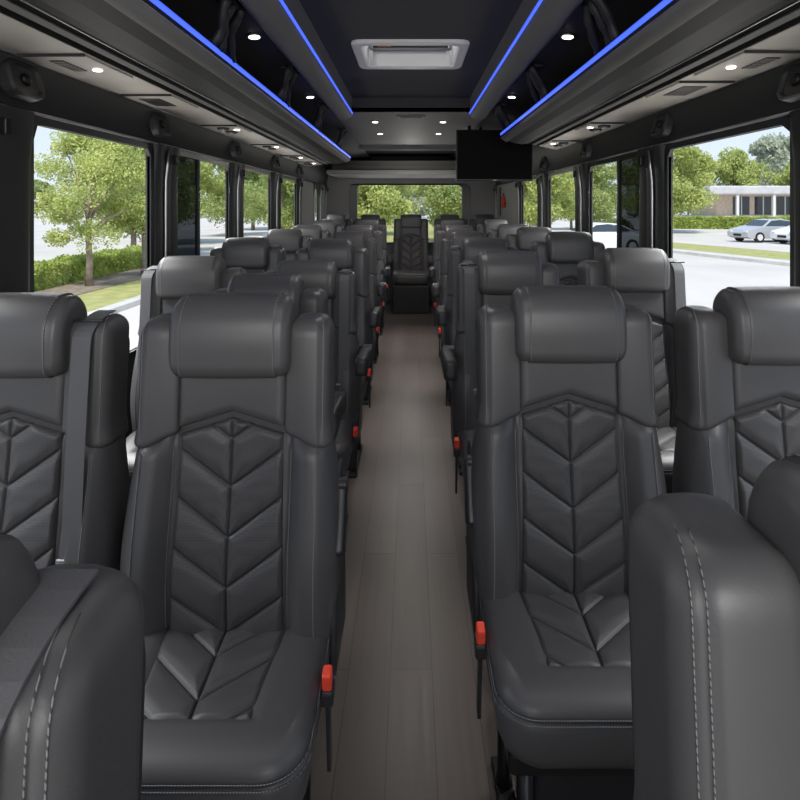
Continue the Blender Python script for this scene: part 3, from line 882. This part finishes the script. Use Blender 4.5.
# rack straps / hanger bundles
def hanger(s, D, label):
    t = thing('rack_hanger', label, 'strap', (s * 0.56, D, CAMZ + 0.50), 0, 'black hanger straps holding the racks')
    for k, (dy0, dy1) in enumerate(((-0.05, -0.02), (-0.01, 0.03), (0.04, 0.16))):
        q = MB(); P = []
        for j in range(9):
            v = j / 8
            P.append((s * (-0.02 + 0.07 * (1 - v)) + 0.008 * math.sin(v * 5 + k), dy0 * v + dy1 * (1 - v) + 0.01 * math.sin(v * 6 + k), -0.01 + 0.135 * v))
        q.tube(P, [0.011 + 0.006 * abs(math.sin(j * 1.1 + k)) for j in range(9)], 8); q.build('strap', strap_mat, t, True)
    q = MB(); q.box(-0.03, 0.03, -0.06, 0.07, 0.115, 0.135, 0.005); q.build('ceiling_bracket', black_metal, t)
for s, D, lb in ((-1, 1.85, 'black strap bundle over the left rack, nearest'), (-1, 2.75, 'black strap bundle over the left rack, second from the front'), (-1, 3.75, 'black strap bundle over the left rack, third from the front'),
                 (-1, 4.9, 'black strap bundle over the left rack, farthest near the rack end'), (1, 1.8, 'black strap bundle over the right rack, nearest'), (1, 2.72, 'black strap bundle over the right rack, second from the front'), (1, 3.75, 'black strap bundle over the right rack, beside the monitor')):
    hanger(s, D, lb)

# ceiling downlights
def downlight(x, D, h, label, r=0.026, rx=0):
    t = thing('ceiling_downlight', label, 'light', (x, D, CAMZ + h), 0, 'small round ceiling lights')
    t.rotation_euler = (0, rx, 0)
    q = MB(); q.tube([(0, 0, 0.004), (0, 0, -0.004)], r, 24); q.build('trim_ring', satin, t)
    q = MB(); q.tube([(0, 0, -0.004), (0, 0, -0.0065)], r * 0.72, 20); q.build('lens', lamp_mat, t)
slope = 0.035 / 0.42
for s, nm in ((-1, 'left'), (1, 'right')):
    for D, w in ((2.22, 'nearer'), (3.45, 'farther')):
        x = 0.58
        downlight(s * x, D, 0.635 - (x - 0.53) * slope - 0.002, 'small lit ceiling lamp above the %s rack, %s of two' % (nm, w), 0.028, s * math.atan(slope))
for x, D, lb in ((-0.275, 4.6, 'left lamp of the front pair in the lowered rear ceiling'), (0.245, 4.6, 'right lamp of the front pair in the lowered rear ceiling'),
                 (-0.275, 5.35, 'left lamp of the back pair in the lowered rear ceiling'), (0.245, 5.35, 'right lamp of the back pair in the lowered rear ceiling')):
    downlight(x, D, 0.646, lb, 0.03)
for x, w in ((-0.30, 'left'), (0.27, 'right')):
    downlight(x * 1.2, 6.9, 0.672, 'dim lamp high over the rear cabinet, %s one' % w, 0.03)
# rear ceiling vent
t = thing('ceiling_vent', 'flat oval vent with dark slot in the lowered rear ceiling', 'vent', (0.0, 4.32, CAMZ + 0.648))
P0 = rrect(0.105, 0.055, 0.04, 40); n = 40
V = [(p[0], p[1], 0) for p in P0] + [(p[0], p[1], -0.008) for p in P0] + [(p[0] * .86, p[1] * .7, -0.010) for p in P0]
Fc = [(r * n + k, r * n + (k + 1) % n, (r + 1) * n + (k + 1) % n, (r + 1) * n + k) for r in range(2) for k in range(n)] + [tuple(2 * n + k for k in range(n))]
link('vent_frame', mesh_of('vent_frame', V, Fc, cove_mat, False), t)
V = [(p[0] * .75, p[1] * .5, -0.0105) for p in P0] + [(p[0] * .75, p[1] * .5, -0.013) for p in P0]
Fc = [(k, (k + 1) % n, n + (k + 1) % n, n + k) for k in range(n)] + [tuple(n + k for k in range(n))]
link('slot', mesh_of('slot', V, Fc, strap_mat, False), t)

# roof hatch
t = thing('roof_hatch', 'white framed rectangular roof hatch in the centre ceiling', 'hatch', ((HX0 + HX1) / 2, (HY0 + HY1) / 2, CAMZ + 0.75))
hx, hy = (HX1 - HX0) / 2, (HY1 - HY0) / 2; n = 72
def ring(L):
    V = []; Fc = []
    for (ax, ay, r, z) in L: V += [(p[0], p[1], z) for p in rrect(ax, ay, r, n)]
    for r in range(len(L) - 1):
        for k in range(n): Fc.append((r * n + k, r * n + (k + 1) % n, (r + 1) * n + (k + 1) % n, (r + 1) * n + k))
    return V, Fc
V, Fc = ring([(hx + 0.022, hy + 0.022, 0.05, 0.0), (hx + 0.022, hy + 0.022, 0.05, -0.012), (hx + 0.015, hy + 0.015, 0.045, -0.018), (hx - 0.02, hy - 0.02, 0.04, -0.018), (hx - 0.028, hy - 0.028, 0.035, -0.010)])
link('hatch_frame', mesh_of('hatch_frame', V, Fc, white_plastic, False), t)
V, Fc = ring([(hx - 0.028, hy - 0.028, 0.035, -0.010), (hx - 0.035, hy - 0.035, 0.03, 0.07), (hx - 0.05, hy - 0.05, 0.03, 0.075), (hx - 0.05, hy - 0.05, 0.03, 0.18)])
link('hatch_well', mesh_of('hatch_well', V, Fc, well_mat, False), t)
q = MB(); q.add([(-hx + .05, -hy + .05, 0.185), (hx - .05, -hy + .05, 0.185), (hx - .05, hy - .05, 0.185), (-hx + .05, hy - .05, 0.185)], [(0, 1, 2, 3)])
q.build('lens', hatch_lens, t)
q = MB(); q.box(-hx + 0.055, hx - 0.055, 0.10, 0.135, 0.06, 0.085, 0.006); q.build('lever_bar', black_plastic, t)
orange_mat = mat('orange_plain', (0.55, 0.22, 0.05), 0.5)
q = MB(); q.tube([(-hx + 0.08, 0.085, 0.075), (-hx + 0.15, 0.085, 0.075)], 0.016, 10); q.build('orange_tube', orange_mat, t, True)  # short orange tube at the left of the hatch well

# monitor
t = thing('ceiling_monitor', 'black flat television hung from the ceiling at the right rear', 'television', (0.665, 4.78, CAMZ + 0.405))
q = MB(); q.box(-0.305, 0.305, 0, 0.045, -0.205, 0.205, 0.006); q.build('bezel', black_plastic, t)
q = MB(); q.box(-0.297, 0.297, -0.002, 0.0, -0.192, 0.198); q.build('screen', screen_mat, t)
q = MB(); q.box(-0.015, 0.015, -0.003, 0.0, -0.202, -0.197); q.build('maker_badge', satin, t)
for dx in (-0.19, -0.10):
    q = MB(); q.tube([(dx, 0.05, 0.10), (dx - 0.005, 0.05, 0.24)], 0.013, 10); q.build('mounting_arm', black_metal, t, True)
# fire extinguisher
t = thing('fire_extinguisher', 'small red fire extinguisher on the right rear wall panel', 'fire extinguisher', (XW - 0.056, 7.75, CAMZ + 0.04), scale=(0.7, 0.7, 0.75))
q = MB(); q.tube([(0, 0, -0.08), (0, 0, -0.075), (0, 0, 0.09), (0, 0, 0.12), (0, 0, 0.13)], [0.03, 0.04, 0.04, 0.018, 0.012], 20); q.build('cylinder', red_plastic, t, True)
q = MB(); q.box(-0.012, 0.012, -0.03, 0.02, 0.13, 0.165, 0.004); q.build('valve', black_metal, t)
q = MB(); q.box(0.0, 0.0525, -0.02, 0.02, -0.02, 0.0, 0.002); q.build('bracket', black_metal, t)

# ------------------------------------------------------------------ outside
def outmat(name, c1, c2, scale, rough=0.9):
    m = bpy.data.materials.new(name); m.use_nodes = True
    nt = m.node_tree; b = nt.nodes['Principled BSDF']; b.inputs['Roughness'].default_value = rough
    b.inputs['Specular IOR Level'].default_value = 0.1
    tc = nt.nodes.new('ShaderNodeTexCoord'); n = nt.nodes.new('ShaderNodeTexNoise'); n.inputs['Scale'].default_value = scale; n.inputs['Detail'].default_value = 6
    r = nt.nodes.new('ShaderNodeValToRGB'); r.color_ramp.elements[0].color = (*c1, 1); r.color_ramp.elements[1].color = (*c2, 1)
    r.color_ramp.elements[0].position = 0.35; r.color_ramp.elements[1].position = 0.65
    nt.links.new(tc.outputs['Object'], n.inputs[0]); nt.links.new(n.outputs['Fac'], r.inputs[0]); nt.links.new(r.outputs[0], b.inputs['Base Color'])
    return m
concrete = outmat('concrete', (0.52, 0.485, 0.44), (0.60, 0.56, 0.51), 0.25)
grass_m = outmat('grass', (0.30, 0.31, 0.11), (0.42, 0.40, 0.17), 3)
mulch_m = outmat('mulch', (0.20, 0.16, 0.12), (0.30, 0.25, 0.20), 5)
curb_m = outmat('curb', (0.50, 0.48, 0.45), (0.60, 0.58, 0.54), 2)
bark = outmat('bark', (0.20, 0.16, 0.12), (0.32, 0.27, 0.22), 9)
brick = outmat('brick', (0.58, 0.47, 0.36), (0.70, 0.58, 0.46), 2)
roof_m = outmat('roofing', (0.42, 0.42, 0.43), (0.52, 0.52, 0.53), 1)
def leafmat(name, c1, c2, c3):
    m = bpy.data.materials.new(name); m.use_nodes = True
    nt = m.node_tree; nt.nodes.clear(); o = nt.nodes.new('ShaderNodeOutputMaterial')
    tc = nt.nodes.new('ShaderNodeTexCoord'); n = nt.nodes.new('ShaderNodeTexNoise'); n.inputs['Scale'].default_value = 1.6; n.inputs['Detail'].default_value = 8; n.inputs['Roughness'].default_value = 0.8
    r = nt.nodes.new('ShaderNodeValToRGB'); e = r.color_ramp.elements
    e[0].color = (*c1, 1); e[0].position = 0.36; e[1].color = (*c3, 1); e[1].position = 0.66
    x = e.new(0.5); x.color = (*c2, 1)
    d = nt.nodes.new('ShaderNodeBsdfDiffuse'); t = nt.nodes.new('ShaderNodeBsdfTranslucent'); mx = nt.nodes.new('ShaderNodeMixShader'); mx.inputs[0].default_value = 0.4
    nt.links.new(tc.outputs['Object'], n.inputs[0]); nt.links.new(n.outputs['Fac'], r.inputs[0])
    nt.links.new(r.outputs[0], d.inputs[0]); nt.links.new(r.outputs[0], t.inputs[0])
    nt.links.new(d.outputs[0], mx.inputs[1]); nt.links.new(t.outputs[0], mx.inputs[2]); nt.links.new(mx.outputs[0], o.inputs[0])
    return m
leaf_a = leafmat('leaves_light', (0.26, 0.32, 0.10), (0.50, 0.56, 0.20), (0.75, 0.74, 0.32))
leaf_b = leafmat('leaves_mid', (0.22, 0.29, 0.11), (0.42, 0.49, 0.20), (0.62, 0.65, 0.28))
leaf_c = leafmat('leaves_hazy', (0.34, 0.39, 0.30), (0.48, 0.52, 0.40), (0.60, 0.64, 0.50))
hedge_m = leafmat('hedge_leaves', (0.24, 0.32, 0.07), (0.40, 0.48, 0.13), (0.58, 0.62, 0.20))

gnd = struct(boxo('floor_outside', concrete, (-160, 160, -30, 220, GZ - 0.2, GZ), None, 0)); gnd.name = 'trim_90'
def strip_poly(name, pts, z, m, label, cat, kind=None, base=GZ + 0.001):
    q = MB(); n = len(pts)
    q.add([(x, y, z) for x, y in pts] + [(x, y, base) for x, y in pts], [tuple(range(n))] + [(k, (k + 1) % n, n + (k + 1) % n, n + k) for k in range(n)])
    o = q.build(name, m); tag(o, label, cat, kind=kind); return o
strip_poly('grass_verge', [(15.3, 23.3), (18.0, 27.4), (12.8, 46.0), (10.7, 41.0)], GZ + 0.12, grass_m, 'strip of short grass between the two roads outside the right window', 'grass', 'stuff')
strip_poly('curb', [(14.4, 22.4), (15.2, 23.3), (10.6, 41.0), (9.9, 41.0)], GZ + 0.13, curb_m, 'pale concrete curb edging the grass strip outside the right window', 'curb')
strip_poly('grass_verge', [(-6.6, 8.0), (-10.3, 8.0), (-10.3, 24.0), (-6.6, 24.0)], GZ + 0.10, grass_m, 'grass strip under the two young trees outside the left window', 'grass', 'stuff')
strip_poly('curb', [(-6.3, 8.0), (-6.6, 8.0), (-6.6, 24.0), (-6.3, 24.0)], GZ + 0.12, curb_m, 'pale curb between road and grass outside the left window', 'curb')
strip_poly('mulch_bed', [(-8.25, 12.0), (-9.5, 12.0), (-9.5, 21.5), (-8.0, 21.5)], GZ + 0.12, mulch_m, 'brown mulch bed around the young trees outside the left window', 'ground', 'stuff', base=GZ + 0.101)
strip_poly('grass_verge', [(-40, 95), (40, 95), (40, 12.8), (-9, 24), (-40, 45)][:0] or [(-9, 26), (6.3, 26), (7.9, 48), (14, 95), (-24, 95), (-12, 60)], GZ + 0.10, grass_m, 'lawn behind the bus under the trees seen through the rear window', 'grass', 'stuff')

def leaves(pts, size, rng):
    V = []; Fc = []
    for p in pts:
        a = Vector((rng.gauss(0, 1), rng.gauss(0, 1), rng.gauss(0, 1))).normalized()
        b = a.orthogonal().normalized(); b.rotate(Matrix.Rotation(rng.random() * 6.28, 3, a)); c2 = a.cross(b)
        sz = size * rng.uniform(0.6, 1.3); i = len(V)
        p = Vector(p)
        V += [p + b * sz, p + c2 * sz * 0.55, p - b * sz, p - c2 * sz * 0.55]; Fc.append((i, i + 1, i + 2, i + 3))
    return V, Fc
def crown_points(H0, H1, R, n, rng, lumps=16):
    """airy crown made of leaf clusters"""
    C = []
    for k in range(lumps):
        v = rng.random() ** 0.9; zz = H0 + (H1 - H0) * v
        rad = R * math.sin(math.pi * (0.18 + 0.74 * v)) ** 0.8
        a = rng.random() * 6.283; rr = rad * math.sqrt(rng.random()) * 0.85
        C.append((rr * math.cos(a), rr * math.sin(a), zz, R * rng.uniform(0.18, 0.40)))
    pts = []
    while len(pts) < n:
        cx, cy, cz, r = rng.choice(C)
        d = Vector((rng.gauss(0, 1), rng.gauss(0, 1), rng.gauss(0, .7))).normalized() * (r * rng.random() ** 0.4)
        pts.append((cx + d.x, cy + d.y, cz + d.z * 0.8))
    return pts, C
def tree_meshes(H, clear, R, nl, lsize, lm, seed, lumps=26):
    rng = random.Random(seed)
    pts, C = crown_points(clear, H - R * 0.25, R, nl, rng, lumps)
    V, Fc = leaves(pts, lsize, rng)
    cm = mesh_of('crown', V, Fc, lm, False)
    q = MB()
    tr = 0.016 * H + 0.01
    q.tube([(0, 0, 0), (0.02, 0, clear * 0.5), (-0.02, 0.02, clear), (0.03, 0, H * 0.55), (0, 0, H * 0.82)], [tr * 1.25, tr, tr * .9, tr * .6, tr * .2], 10)
    for (cx, cy, cz, r) in C[:9]:
        z0 = clear * 0.85 + (cz - clear) * 0.35; z0 = max(clear * 0.7, z0)
        q.tube([(0, 0, z0), (cx * 0.5, cy * 0.5, z0 + (cz - z0) * 0.6), (cx, cy, cz)], [tr * .5, tr * .35, tr * .1], 6)
    tm = q.mesh('trunk', bark, True)
    return tm, cm
def tree(ms, x, y, label, group=None, rz=0, sc=1.0, scz=None, z=0.0):
    z = 0.112 if (26 < y < 95 and (-9 - (y - 26) * 0.09 if y < 60 else -12 - (y - 60) * 0.34) - 0.3 < x < (6.3 + (y - 26) * 0.073 if y < 48 else 7.9 + (y - 48) * 0.13) + 0.9) else z
    t = thing('tree', label, 'tree', (x, y, GZ + z), rz, group, scale=(sc, sc, scz or sc))
    link('trunk', ms[0], t); link('crown', ms[1], t); return t
near_a = tree_meshes(4.6, 1.25, 1.7, 26000, 0.042, leaf_a, 3, 42)
near_b = tree_meshes(5.0, 1.35, 1.5, 22000, 0.045, leaf_a, 11, 38)
mid_a = tree_meshes(7.0, 1.4, 3.1, 26000, 0.095, leaf_b, 5, 40)
mid_b = tree_meshes(7.5, 1.6, 3.3, 26000, 0.10, leaf_a, 8, 40)
far_a = tree_meshes(9.5, 1.0, 4.6, 9000, 0.30, leaf_b, 21)
far_b = tree_meshes(9.5, 1.5, 5.0, 14000, 0.26, leaf_a, 31, 34)
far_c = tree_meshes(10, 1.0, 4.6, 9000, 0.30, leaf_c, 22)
tree(near_a, -8.75, 16.3, 'young leafy tree with thin trunk in the left large window, nearer of the two', z=0.121)
tree(near_b, -8.4, 18.9, 'young leafy tree at the rear edge of the left large window', z=0.121)
# trees seen through the small left windows
for i, (x, y, ms, sc) in enumerate([(-12.5, 27, mid_a, 1.0), (-14.5, 36, mid_b, 0.95), (-13.5, 46, mid_a, 1.1), (-15, 57, mid_b, 1.2), (-9, 64, mid_a, 1.2)]):
    tree(ms, x, y, ['broad tree seen through the second left window', 'yellowish tree beyond the third left window', 'tree beyond the fourth left window, farther off', 'far tree low beyond the left rear windows', 'farthest tree of the left row near the rear window'][i],
         'trees along the left roadside', i * 1.3, sc)
for i, (x, y, ms, sc) in enumerate([(-7.5, 35, mid_a, 1.0), (-2.0, 29.5, mid_b, 0.9), (2.6, 36, mid_a, 1.0), (-4.0, 44, mid_b, 1.2), (4.2, 47, mid_a, 1.15)]):
    tree(ms, x, y, ['tree behind the left end of the rear window', 'pale yellowish tree behind the middle of the rear window', 'tree behind the right end of the rear window', 'taller tree in back of the others beyond the rear window, left', 'taller tree in back of the others beyond the rear window, right'][i],
         'trees behind the bus', i * 2.1 + 0.5, sc)
for i, (x, y, ms, sc) in enumerate([(8.1, 38, mid_b, 0.95), (8.4, 55, mid_a, 1.1), (15.5, 58, mid_b, 0.95)]):
    tree(ms, x, y, ['tree filling the third window on the right', 'tree behind the narrow rear right window', 'tree beyond the white car in the second right window'][i], 'trees along the right roadside', i + 0.3, sc)
tree(mid_a, 14.2, 47, 'leafy tree just behind the white car in the second right window', None, 5.0, 0.85, 0.95)
tree(mid_b, 21.6, 50.5, 'large yellow-green tree at the rear side of the big right window', None, 2.0, 1.32)
tree(far_b, 72.0, 134, 'rounded green tree above the building roof in the big right window', None, 0.4, 1.3, 1.65)
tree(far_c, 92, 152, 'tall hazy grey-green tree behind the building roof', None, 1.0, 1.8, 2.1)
tree(far_b, 84.5, 131, 'bright green tree at the right edge of the big right window', None, 4.0, 1.05, 1.35)
tree(far_a, 60.5, 131, 'dense dark tree behind the left end of the building', None, 2.0, 1.1)
for i, x in enumerate(range(-120, 50, 11)):
    if -32 < x * 0.0 and False: pass
    y = 118 + 8 * math.sin(i * 1.7)
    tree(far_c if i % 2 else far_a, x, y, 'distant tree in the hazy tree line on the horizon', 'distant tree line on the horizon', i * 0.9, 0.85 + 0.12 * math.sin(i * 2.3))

def hedge(x0, y0, x1, y1, w, h, n, size, label, zb=0.0):
    GZ = globals()['GZ'] + zb
    rng = random.Random(5); pts = []
    L = math.hypot(x1 - x0, y1 - y0); dx, dy = (x1 - x0) / L, (y1 - y0) / L
    for _ in range(n):
        t = rng.random() * L
        f = rng.random()
        if f < 0.45: a, z = rng.uniform(-w / 2, w / 2), h + 0.05 * math.sin(t * 3) + rng.gauss(0, .03)
        else: a, z = rng.choice((-w / 2, w / 2)) + rng.gauss(0, .03), rng.random() * h
        pts.append((x0 + dx * t - dy * a, y0 + dy * t + dx * a, GZ + z))
    V, Fc = leaves(pts, size, rng)
    q = MB(); q.add(V, Fc)
    # solid core
    c4 = [(x0 - dy * w * .42, y0 + dx * w * .42), (x0 + dy * w * .42, y0 - dx * w * .42), (x1 + dy * w * .42, y1 - dx * w * .42), (x1 - dy * w * .42, y1 + dx * w * .42)]
    q.add([(a, b, GZ) for a, b in c4] + [(a, b, GZ + h * .93) for a, b in c4], [(4, 5, 6, 7), (0, 1, 5, 4), (1, 2, 6, 5), (2, 3, 7, 6), (3, 0, 4, 7)])
    o = q.build('hedge', hedge_m); tag(o, label, 'hedge'); return o
hedge(-10.0, 9, -10.0, 23.9, 0.8, 0.62, 14000, 0.06, 'low clipped green hedge behind the two young trees on the left', 0.101)
hedge(24, 61, 50, 57, 1.6, 1.15, 9000, 0.16, 'long low hedge in front of the building on the right')

# building
bt = thing('building', 'low tan building with pale flat roof, columns and dark windows beyond the car park', 'building', (62, 110, GZ))
boxo('plinth', curb_m, (-8, 40, -5, 12, 0, 0.5), bt, 0)
boxo('wall', brick, (-6, 36, 0, 10, 0.4, 4.3), bt, 0)
boxo('roof', roof_m, (-9, 40, -3.5, 12, 4.3, 5.9), bt, 0.3)
for k in range(8):
    x = -3 + k * 4.0
    o = boxo('window_bay', car_glass, (x, x + 3.0, -0.1, 0.1, 0.7, 4.0), bt, 0)
    boxo('mullion', white_plastic, (x + 1.4, x + 1.6, -0.18, -0.08, 0.7, 4.0), o, 0)
for k in range(6):
    x = -4 + k * 6.5
    boxo('column', white_plastic, (x, x + 0.45, -3.2, -2.75, 0.4, 4.4), bt, 0.05)
strip_poly('plaza', [(48, 84), (110, 84), (110, 104.7), (48, 104.7)], GZ + 0.06, outmat('plaza_paving', (0.55, 0.47, 0.42), (0.62, 0.54, 0.49), 1), 'pinkish paved forecourt in front of the low building', 'paving')

# cars
def car(x, y, rz, kind, label, body):
    t = thing('car', label, 'car', (x, y, GZ), rz, 'parked cars')
    if kind == 'sedan':
        side = [(-2.25, 0.35), (-2.28, 0.62), (-2.15, 0.80), (-1.5, 0.95), (-1.1, 1.02), (-0.45, 1.40), (0.2, 1.46), (0.9, 1.40), (1.55, 1.08), (2.15, 1.0), (2.27, 0.75), (2.25, 0.4), (2.0, 0.25), (-2.0, 0.25)]
        gl = [(-0.98, 1.04), (-0.42, 1.36), (0.2, 1.41), (0.86, 1.35), (1.35, 1.08)]
    else:
        side = [(-2.25, 0.4), (-2.28, 0.75), (-2.15, 0.98), (-1.4, 1.10), (-1.0, 1.18), (-0.45, 1.62), (0.3, 1.70), (1.6, 1.66), (2.1, 1.2), (2.25, 0.95), (2.25, 0.45), (2.0, 0.3), (-2.0, 0.3)]
        gl = [(-0.88, 1.20), (-0.40, 1.56), (0.3, 1.63), (1.5, 1.58), (1.85, 1.2)]
    V = []; n = len(side); hw = 0.88
    lay = [(-hw, 0.96), (-hw + 0.06, 1.0), (hw - 0.06, 1.0), (hw, 0.96)]
    def narrow(z): return 1 - 0.22 * ss(1.0, 1.45, z)
    for (w, sc) in lay: V += [(px, w * narrow(pz), 0.7 + (pz - 0.7) * sc) for px, pz in side]
    Fc = [(r * n + k, r * n + (k + 1) % n, (r + 1) * n + (k + 1) % n, (r + 1) * n + k) for r in range(3) for k in range(n)]
    Fc += [tuple(range(n - 1, -1, -1)), tuple(3 * n + k for k in range(n))]
    link('car_body', mesh_of('car_body', V, Fc, body, False), t)
    for sgn in (-1, 1):
        q = MB(); pp = [(px, sgn * (hw * narrow(pz) + 0.012), pz) for px, pz in gl]
        q.add(pp, [tuple(range(len(pp)))]); q.build('side_window', car_glass, t)
    pr = [(-1.06, 1.03), (-0.5, 1.38)] if kind == 'sedan' else [(-0.97, 1.2), (-0.5, 1.58)]
    q = MB(); q.add([(pr[0][0] - .02, -.72, pr[0][1] + .02), (pr[0][0] - .02, .72, pr[0][1] + .02), (pr[1][0] - .03, .62, pr[1][1] + .02), (pr[1][0] - .03, -.62, pr[1][1] + .02)], [(0, 1, 2, 3)]); q.build('windscreen', car_glass, t)
    for wx in (-1.4, 1.4):
        for sgn in (-1, 1):
            q = MB(); q.tube([(wx, sgn * 0.72, 0.33), (wx, sgn * 0.91, 0.33)], 0.33, 24); w = q.build('wheel', strap_mat, t)
            q = MB(); q.tube([(wx, sgn * 0.90, 0.33), (wx, sgn * 0.925, 0.33)], 0.2, 20); q.build('hub_cap', white_plastic, w)
    for sgn in (-1, 1):
        q = MB(); q.box(-2.30, -2.15, sgn * 0.5, sgn * 0.8, 0.62, 0.76, 0.03); q.build('headlight', white_plastic, t)
    q = MB(); q.box(-2.31, -2.2, -0.32, 0.32, 0.40, 0.55, 0.03); q.build('grille', strap_mat, t)
silver = mat('car_silver', (0.50, 0.51, 0.53), 0.3, 0.3)
white_car = mat('car_white', (0.75, 0.76, 0.78), 0.3)
car(22.9, 38.5, math.radians(12), 'sedan', 'silver sedan parked across the road in the big right window', silver)
car(24.3, 36.2, math.radians(12), 'sedan', 'white car half hidden at the right edge of the big right window', white_car)
car(9.3, 30.0, math.radians(10), 'sedan', 'white car seen low in the second right window', white_car)
# shrubs
def shrub(x, y, label, sc=1.0):
    rng = random.Random(int(x * 10)); pts = []
    for _ in range(2500):
        d = Vector((rng.gauss(0, 1), rng.gauss(0, 1), abs(rng.gauss(0, .6)))).normalized()
        d = d * (0.9 + 0.15 * math.sin(d.x * 7 + d.y * 5)) * rng.uniform(0.75, 1)
        pts.append((d.x * 1.2, d.y * 1.2, d.z * 0.9))
    V, Fc = leaves(pts, 0.09, rng)
    o = link('shrub', mesh_of('shrub', V, Fc, hedge_m, False), None, (x, y, GZ)); o.scale = (sc,) * 3
    tag(o, label, 'shrub', 'round roadside shrubs')
shrub(15.6, 50.5, 'round green shrub left of the white car in the second right window', 1.2)
shrub(18.8, 55, 'round green shrub above the white car in the second right window', 1.4)

# ------------------------------------------------------------------ light
w = bpy.data.worlds.new('World'); S.world = w; w.use_nodes = True
nt = w.node_tree; bg = nt.nodes['Background']
tc = nt.nodes.new('ShaderNodeTexCoord'); sp = nt.nodes.new('ShaderNodeSeparateXYZ'); r = nt.nodes.new('ShaderNodeValToRGB')
e = r.color_ramp.elements; e[0].position = 0.0; e[0].color = (0.82, 0.91, 1.0, 1); e[1].position = 0.5; e[1].color = (0.42, 0.62, 1.0, 1)
nt.links.new(tc.outputs['Generated'], sp.inputs[0]); nt.links.new(sp.outputs['Z'], r.inputs[0]); nt.links.new(r.outputs[0], bg.inputs['Color'])
bg.inputs['Strength'].default_value = 1.12
def light(kind, name, loc, rot, energy, col=(1, 1, 1), **kw):
    l = bpy.data.lights.new(name, kind); l.energy = energy; l.color = col
    for k, v in kw.items(): setattr(l, k, v)
    o = bpy.data.objects.new(name, l); COL.objects.link(o); o.location = loc; o.rotation_euler = rot; return o
light('SUN', 'sun', (0, 0, 30), (math.radians(38), 0, math.radians(-8)), 4.6, (1.0, 0.95, 0.86), angle=0.15)
for s in (-1, 1):
    a = light('AREA', 'window_fill', (s * 3.0, 4.2, 3.9), (0, 0, 0), 1200, (1.0, 0.99, 0.97), shape='RECTANGLE', size=9.5, size_y=1.6)  # added fill lamps outside, boosting the daylight through the side windows
    d = Vector((-s * 2.6, 0, -2.7)); a.rotation_euler = d.to_track_quat('-Z', 'Y').to_euler()
    m3 = Matrix.Identity(3)
    zax = -d.normalized(); xax = Vector((0, 1, 0)); yax = zax.cross(xax); m3 = Matrix((xax, yax, zax)).transposed(); a.rotation_euler = m3.to_euler()
light('AREA', 'front_fill', (0, -1.3, 1.75), (math.radians(82), 0, 0), 54, (1.0, 0.985, 0.96), shape='RECTANGLE', size=2.0, size_y=0.9)  # unseen fill lamp added behind the camera, lighting the seat fronts
for D, E in ((0.9, 6), (2.4, 14), (3.9, 22), (5.3, 32), (6.6, 32)):
    light('SPOT', 'cabin_fill', (0, D, CAMZ + 0.60), (0, 0, 0), E, (1.0, 0.95, 0.9), shadow_soft_size=0.0, spot_size=math.radians(150), spot_blend=1.0)  # added invisible fill spots brightening the cabin, no fitting drawn
light('POINT', 'rear_fill', (0, 7.0, CAMZ + 0.2), (0, 0, 0), 7, (1.0, 0.96, 0.9), shadow_soft_size=0.0)  # added point fill to lift the rear panels
for D, E in ((3.7, 30), (4.7, 70), (5.6, 110), (6.5, 90)):
    light('SPOT', 'aisle_fill', (0, D, CAMZ + 0.60), (0, 0, 0), E, (1.0, 0.96, 0.92), shadow_soft_size=0.0, spot_size=math.radians(34), spot_blend=1.0)  # added narrow fill spots lightening the rear aisle floor

# ------------------------------------------------------------------ camera
cam = bpy.data.cameras.new('camera'); co = bpy.data.objects.new('camera', cam); COL.objects.link(co)
co.location = (0, 0, CAMZ); co.rotation_euler = (math.radians(90), 0, 0)
cam.sensor_width = 36; cam.lens = 27; cam.shift_x = -11 / 800; cam.shift_y = -194 / 800; cam.clip_start = 0.02; cam.clip_end = 500
S.camera = co
S.view_settings.view_transform = 'Standard'
S.view_settings.look = 'None'
S.view_settings.exposure = 0.0
